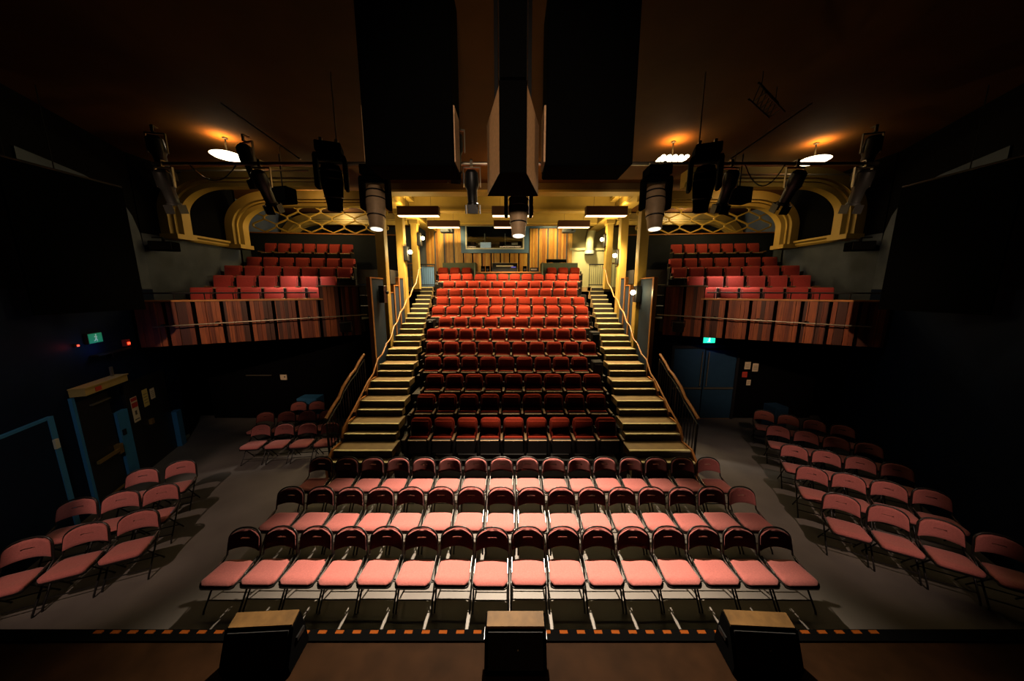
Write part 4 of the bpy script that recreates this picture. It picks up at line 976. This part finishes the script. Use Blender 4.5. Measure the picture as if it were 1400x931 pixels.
# lobby furniture beside the columns
def wooden_chair(x, y, rz, lab):
    t = thing('wooden_chair', lab, 'chair', (x, y, 4.2), rz, 'wooden lobby chairs')
    B().rbox(-0.2, 0.2, -0.2, 0.2, 0.44, 0.47, 0.01, 1).build('seat', 'chair_wood', t)
    for a_, c_ in ((-1, -1), (1, -1), (-1, 1), (1, 1)):
        B().box(a_*0.18-0.018, a_*0.18+0.018, c_*0.18-0.018, c_*0.18+0.018, 0, 0.9 if c_ > 0 else 0.44).build('leg', 'chair_wood', t)
    B().box(-0.18, 0.18, 0.165, 0.195, 0.78, 0.9).box(-0.18, 0.18, 0.17, 0.19, 0.6, 0.66).build('back_slat', 'chair_wood', t)
for x, y, rz, lab in ((-5.3, 14.4, 0.3, 'brown wooden chair behind the left columns'), (-4.85, 15.0, -0.5, 'brown wooden chair further back behind the left columns'),
                      (5.3, 14.4, -0.3, 'brown wooden chair behind the right columns'), (5.9, 14.9, 0.5, 'brown wooden chair further back behind the right columns')):
    wooden_chair(x, y, rz, lab)
for x, lab in ((-5.4, 'dark wooden high table behind the left columns'), (5.6, 'dark wooden high table behind the right columns')):
    t = thing('high_table', lab, 'table', (x, 13.95+1.7, 4.2), 0, 'lobby high tables')
    B().rbox(-0.4, 0.4, -0.3, 0.3, 1.0, 1.04, 0.01, 1).build('tabletop', 'chair_wood', t)
    B().lathe([(0.25, 0), (0.25, 0.03), (0.04, 0.05), (0.04, 1.0)], 14).build('pedestal', 'black_metal', t)
for sx, nm in ((-1, 'left'), (1, 'right')):
    t = thing('lobby_rail', 'dark railing with orange top behind the %s stair panels' % nm, 'railing', (sx*5.1, 13.95, 4.2), 0, 'lobby railings')
    B().box(-0.7, 0.7, -0.03, 0.03, 1.0, 1.05).build('top_rail', 'orange_wood', t)
    for q in range(11): B().tube([(-0.68+q*0.136, 0, 0), (-0.68+q*0.136, 0, 1.0)], 0.01, 5).build('upright', 'baluster', t)

# ------------------------------------------------------------------ left wall: doors, signs
def wp(y, off=0.0, side=-1):           # a point on the splayed wall
    return (side*(wall_x(y)-off), y)
WA = math.atan2(1, -0.45)              # direction of the left wall in plan
def on_wall(name, lab, cat, y, z, group=None, off=0.0):
    x, yy = wp(y, off+0.004); o = thing(name, lab, cat, (x, yy, z), WA, group); return o
# local axes on the left wall: +x along the wall to the back, -y into the room
def bx(t, name, x0, x1, z0, z1, d0, d1, m_): return B().box(x0, x1, -d1, -d0, z0, z1).build(name, m_, t)
d1 = on_wall('door_1', 'x', 'door', 5.16, 0.0); struct(d1); del d1['label']; del d1['category']
bx(d1, 'door_leaf', 0.06, 0.78, 0, 2.1, 0.0, 0.05, 'door_black')
bx(d1, 'door_jamb', 0.0, 0.06, 0, 2.2, 0.0, 0.045, 'blue_paint')
bx(d1, 'door_jamb', 0.84, 1.14, 0, 1.6, 0.0, 0.08, 'blue_paint')
bx(d1, 'door_jamb', 2.62, 2.84, 0, 0.95, 0.0, 0.14, 'blue_paint')
bx(d1, 'door_leaf', 1.2, 2.6, 0, 2.1, 0.0, 0.05, 'door_black')
pb = bx(d1, 'push_bar', 0.12, 0.74, 0.86, 0.92, 0.09, 0.13, 'brass'); B().box(0.64, 0.74, -0.13, -0.05, 0.8, 1.0).build('bar_bracket', 'brass', pb)
bx(d1, 'door_closer', 0.3, 0.75, 1.95, 1.98, 0.06, 0.1, 'alu')
bx(d1, 'kick_plate', 0.1, 0.78, 0.08, 0.13, 0.052, 0.06, 'brass')
bx(d1, 'door_handle', 1.75, 1.85, 0.98, 1.1, 0.05, 0.1, 'brass')
bx(d1, 'latch', 0.88, 0.96, 1.1, 1.22, 0.08, 0.1, 'black_metal')
hb = on_wall('header_box', 'long yellow box header fixed above the dark double door', 'door header', 5.2, 2.21)
bx(hb, 'box', 0.0, 1.06, 0.0, 0.13, 0.0, 0.2, 'header_box'); bx(hb, 'lid', -0.01, 1.07, 0.13, 0.15, 0.0, 0.22, 'header_box'); bx(hb, 'red_tag', 0.22, 0.36, 0.02, 0.1, 0.2, 0.206, 'red_paint')
bx(hb, 'bracket', 0.9, 0.95, 0.15, 0.34, 0.05, 0.08, 'alu')
d2 = on_wall('door_2', 'x', 'door', 3.33, 0.0); struct(d2); del d2['label']; del d2['category']
bx(d2, 'door_leaf', 0.0, 1.5, 0, 2.0, 0.0, 0.05, 'door_navy'); bx(d2, 'door_jamb', 1.5, 1.6, 0, 2.04, 0.0, 0.06, 'blue_paint'); bx(d2, 'door_head', 0.0, 1.5, 2.0, 2.04, 0.0, 0.055, 'blue_paint')
h2 = bx(d2, 'door_hinge', 1.48, 1.55, 1.5, 1.66, 0.06, 0.09, 'plate')
for yy, lab, w, h, z, m_, nm_ in ((6.38, 'red and white notice, lowest of the papers beside the door', 0.2, 0.56, 1.2, 'paper', 'notice_sign'), (6.74, 'yellow sheet pinned between the other notices by the door', 0.18, 0.4, 1.42, 'paper_yellow', 'notice_sign'), (6.98, 'small cream sheet, the farthest of the notices by the door', 0.16, 0.25, 1.52, 'paper', 'notice_sign')):
    t = on_wall(nm_, lab, 'notice', yy, z, 'door notices', 0.052)
    bx(t, 'sheet', 0, w, 0, h, 0, 0.006, m_)
    if 'red' in lab:
        bx(t, 'red_band', 0.01, w-0.01, h*0.58, h*0.78, 0.006, 0.008, 'red_paint'); bx(t, 'red_band', 0.01, w-0.01, h*0.84, h*0.97, 0.006, 0.008, 'red_paint'); bx(t, 'symbol', w*0.35, w*0.65, h*0.28, h*0.45, 0.006, 0.008, 'paper_ink')
        bx(t, 'text_line', w*0.15, w*0.85, h*0.08, h*0.12, 0.006, 0.008, 'paper_ink')
    else:
        b = B()
        for q in range(4): b.box(w*0.15, w*0.85, -0.008, -0.006, h*(0.2+q*0.17), h*(0.23+q*0.17))
        b.build('text_line', 'paper_ink', t)
struct(B().prism([wp(7.05, 0.0), wp(8.15, 0.0), wp(8.15, 0.04), wp(7.05, 0.04)], 'z', 0.0, 0.08).build('baseboard_left', 'base_pale'))
def exit_sign(t, w, h, green, white):
    bx(t, 'housing', 0, w, 0, h, 0, 0.05, 'black_metal'); f = bx(t, 'face', 0.01, w-0.01, 0.01, h-0.01, 0.05, 0.056, green)
    b = B(); c = w*0.5
    # running figure: head, body, arms and legs
    def P(u, v): return (c+u*h, -0.058, h*0.5+v*h)
    b.lathe([(0.075*h, 0), (0.075*h, -0.003)], 10, P(0.04, 0.3), 'y')
    for p, q, ww in (((0.02, 0.2), (-0.03, -0.05), 0.13), ((0.0, 0.16), (0.17, 0.07), 0.06), ((0.0, 0.16), (-0.17, 0.12), 0.06), ((-0.03, -0.05), (0.12, -0.17), 0.08), ((0.12, -0.17), (0.08, -0.34), 0.07), ((-0.03, -0.05), (-0.1, -0.22), 0.08), ((-0.1, -0.22), (-0.26, -0.26), 0.06)):
        b.bar(P(*p), P(*q), 0.004, ww*h)
    b.build('running_figure', white, f)
t = on_wall('exit_sign', 'dim green exit sign with running figure high on the left wall', 'exit sign', 5.72, 3.07, 'exit signs'); exit_sign(t, 0.34, 0.2, 'exit_green_dim', 'exit_white_dim')
t = on_wall('fire_alarm', 'small red alarm box on the wall behind the left exit sign', 'alarm', 6.55, 2.88); bx(t, 'box', 0, 0.12, 0, 0.14, 0, 0.07, 'red_paint'); bx(t, 'lens', 0.03, 0.09, 0.03, 0.08, 0.07, 0.085, 'led_red')
t = on_wall('indicator_lamp', 'tiny red indicator lamp beside the left exit sign', 'indicator lamp', 5.5, 3.06); bx(t, 'base', 0, 0.05, 0, 0.05, 0, 0.03, 'black_metal'); bx(t, 'lens', 0.01, 0.04, 0.01, 0.04, 0.03, 0.045, 'led_red')
light('POINT', 'indicator_glow', (wp(5.5, 0.12)[0], 5.42, 3.08), 0.35, (1, 0.05, 0.02), size=0.03)
light('POINT', 'left_exit_glow', (wp(5.95, 0.25)[0], 5.95, 2.98), 0.9, (0.05, 0.3, 1.0), size=0.06)
lg = on_wall('ledge_shelf', 'thin dark ledge on the wall above the yellow header', 'ledge', 5.75, 2.82); bx(lg, 'shelf', 0, 0.9, 0, 0.03, 0, 0.12, 'black_metal'); bx(lg, 'bracket', 0.4, 0.44, -0.1, 0, 0, 0.08, 'black_metal')
t = thing('switch_plate', 'small cream switch plate on the dark wall under the left balcony', 'switch', (-7.2, 9.4, 1.28)); B().box(-0.1, 0.1, -0.02, 0, 0, 0.17).build('plate', 'paper', t); B().box(0.03, 0.06, -0.03, -0.02, 0.08, 0.12).build('toggle', 'black', t)
t = thing('under_balcony_rail', 'short pale metal strip on the dark wall beside the cream switch plate', 'rail', (-7.9, 9.4, 1.42)); B().box(-0.45, 0.35, -0.06, -0.03, 0, 0.03).build('strip', 'alu', t); B().box(-0.4, -0.37, -0.03, 0, 0, 0.03).box(0.27, 0.3, -0.03, 0, 0, 0.03).build('bracket', 'black_metal', t)
t = thing('blue_cabinet', 'low blue cabinet against the wall behind the chairs under the left balcony', 'cabinet', (-6.3, 9.2, 0)); B().rbox(-0.3, 0.3, -0.2, 0.2, 0, 0.8, 0.01, 1).build('body', 'blue_paint', t); B().box(-0.28, -0.01, -0.215, -0.2, 0.03, 0.77).box(0.01, 0.28, -0.215, -0.2, 0.03, 0.77).build('door', 'blue_paint', t)
# right: double doors, exit sign, notices
d3 = bpy.data.objects.new('door_3', None); COL.objects.link(d3); d3.location = (6.0, 9.4, 0); struct(d3)
for s in (-1, 1):
    x0, x1 = sorted((s*0.02, s*0.98))
    lf = B().box(x0, x1, -0.05, 0, 0.02, 2.3).build('door_leaf', 'door_blue', d3)
    B().tube([(s*0.1, -0.08, 1.1), (s*0.1, -0.08, 2.2)], 0.015, 8).build('pull_handle', 'alu', d3)
    B().box(x0+0.02, x1-0.02, -0.09, -0.05, 1.0, 1.05).build('push_bar', 'alu', d3)
B().box(-1.06, -0.98, -0.08, 0, 0, 2.38).box(0.98, 1.06, -0.08, 0, 0, 2.38).box(-0.98, 0.98, -0.08, 0, 2.30, 2.38).build('door_frame', 'door_black', d3)
B().box(-1.0, 1.0, -0.06, -0.02, 0, 0.02).build('threshold', 'brass', d3)
t = thing('exit_sign', 'bright green exit sign above the dark double doors on the right', 'exit sign', (5.88, 9.4, 2.46), 0, 'exit signs'); exit_sign(t, 0.38, 0.2, 'exit_green', 'exit_white')
light('POINT', 'exit_glow', (6.08, 9.22, 2.52), 1.2, (0.05, 0.25, 1.0), size=0.06)
for x, z, w, h, lab in ((7.30, 1.62, 0.18, 0.24, 'dim notice sheet, upper left of the group right of the double doors'), (7.55, 1.55, 0.18, 0.26, 'pale notice sheet, upper right of the group beside the double doors'), (7.25, 1.36, 0.16, 0.18, 'dim red sheet, lower left of the group beside the double doors'), (7.42, 1.10, 0.13, 0.18, 'cream sheet, lowest of the group beside the double doors')):
    t = thing('notice_sign', lab, 'notice', (x, 9.4, z), 0, 'notices by the right doors'); B().box(0, w, -0.008, 0, 0, h).build('sheet', 'red_paint' if 'red' in lab else 'paper', t)
    b = B()
    for q in range(3): b.box(w*0.15, w*0.85, -0.01, -0.008, h*(0.25+q*0.2), h*(0.29+q*0.2))
    b.build('text_line', 'paper_ink', t)
t = thing('blue_cabinet', 'low blue cabinet behind the back row of right-hand floor chairs', 'cabinet', (7.75, 8.6, 0), 0.1); B().rbox(-0.2, 0.2, -0.2, 0.2, 0, 0.75, 0.01, 1).build('body', 'door_blue', t); B().box(-0.18, 0.18, -0.215, -0.2, 0.03, 0.72).build('door', 'door_blue', t)

# ------------------------------------------------------------------ unseen house and stage lanterns, plus added fill lights
light('SPOT', 'front_rows_key', (0.0, 7.2, 7.15), 9000, (1, 0.82, 0.62), (0, 3.45, 0.4), 0.09, 62, 1.0)
light('SPOT', 'side_key_left', (-5.6, -0.4, 6.6), 720, (1, 0.70, 0.56), (-6.0, 4.9, 0.3), 0.06, 30, 0.7)
light('SPOT', 'side_key_right', (5.2, -0.4, 6.6), 1000, (1, 0.70, 0.56), (5.4, 5.3, 0.3), 0.06, 28, 0.9)
light('SPOT', 'balcony_wash_left', (-4.6, 1.2, 6.6), 1050, (1, 0.66, 0.42), (-6.9, 8.2, 3.2), 0.1, 34, 0.9)
light('SPOT', 'balcony_wash_right', (4.6, 1.2, 6.6), 1050, (1, 0.66, 0.42), (6.9, 8.2, 3.2), 0.1, 34, 0.9)
light('SPOT', 'stage_fill', (0, 0.2, 6.9), 90, (1, 0.55, 0.25), (0.2, 1.0, 0.9), 0.1, 36, 0.9)  # added spot over the stage, no fixture
light('SPOT', 'rake_fill', (0, 4.9, 6.4), 450, (1, 0.62, 0.3), (0, 11.8, 3.9), 0.15, 30, 0.9)  # added fill to brighten the upper raked rows
for x in (-3.3, 2.0):
    light('SPOT', 'slat_fill', (x, 15.0, 7.6), 330, (1, 0.68, 0.25), (x, 16.5, 5.6), 0.1, 95, 0.8)  # added fill to make the slatted wall more golden
for sx in (-1, 1):
    light('SPOT', 'speaker_side_fill', (sx*3.0, 2.5, 5.9), 55, (1, 0.7, 0.4), (0, 3.4, 5.55), 0.06, 24, 0.8)  # added spots to brighten the central speaker's sides
light('SPOT', 'cream_wall_fill', (3.4, 15.2, 6.9), 330, (1, 0.86, 0.45), (4.2, 16.5, 5.2), 0.1, 75, 0.8)  # added fill for the cream rear wall
light('POINT', 'front_beam_fill', (0, 8.75, 6.7), 22, (1, 0.55, 0.16), size=0.1)  # added point brightening the ceiling before the front beam
light('SPOT', 'door_fill', (-2.6, -0.5, 6.2), 210, (1, 0.9, 0.85), (-8.3, 5.5, 1.3), 0.08, 30, 0.9)  # added fill lifting the dark left door wall
light('SPOT', 'rig_fill', (0, -1.5, 5.0), 480, (1, 0.75, 0.55), (0, 5.0, 5.45), 0.2, 46, 0.8)  # added frontal fill on the moving head shells
for sx in (-1, 1):
    light('SPOT', 'stair_fill', (sx*3.3, 10.0, 6.95), 260, (1, 0.78, 0.42), (sx*3.35, 8.3, 1.0), 0.08, 52, 0.8)  # added fill over each stair flight, no fixture
for sx in (-1, 1):
    light('POINT', 'lattice_fill', (sx*6.6, 10.9, 6.85), 50, (1, 0.68, 0.22), size=0.08)  # added fill in front of the honeycomb screen
    light('POINT', 'rear_bay_fill', (sx*6.8, 13.0, 6.9), 24, (1, 0.9, 0.8), size=0.1)  # added fill for the wall behind the honeycomb screen
w = bpy.data.worlds.new('World'); SC.world = w; w.use_nodes = True
w.node_tree.nodes['Background'].inputs[0].default_value = (0, 0, 0, 1)
w.node_tree.nodes['Background'].inputs[1].default_value = 0

# ------------------------------------------------------------------ camera and view
cd = bpy.data.cameras.new('Camera'); cam = bpy.data.objects.new('Camera', cd); COL.objects.link(cam)
cd.sensor_width = 36; cd.lens = 36*F/1400; cd.clip_start = 0.05
cam.location = (0, 0, 4.1); cam.rotation_euler = (PI/2-TH, 0, 0)
SC.camera = cam
SC.cycles.diffuse_bounces = 0
vs = SC.view_settings; vs.view_transform = 'Standard'; vs.look = 'None'; vs.gamma = 1; vs.exposure = 0; vs.use_curve_mapping = False
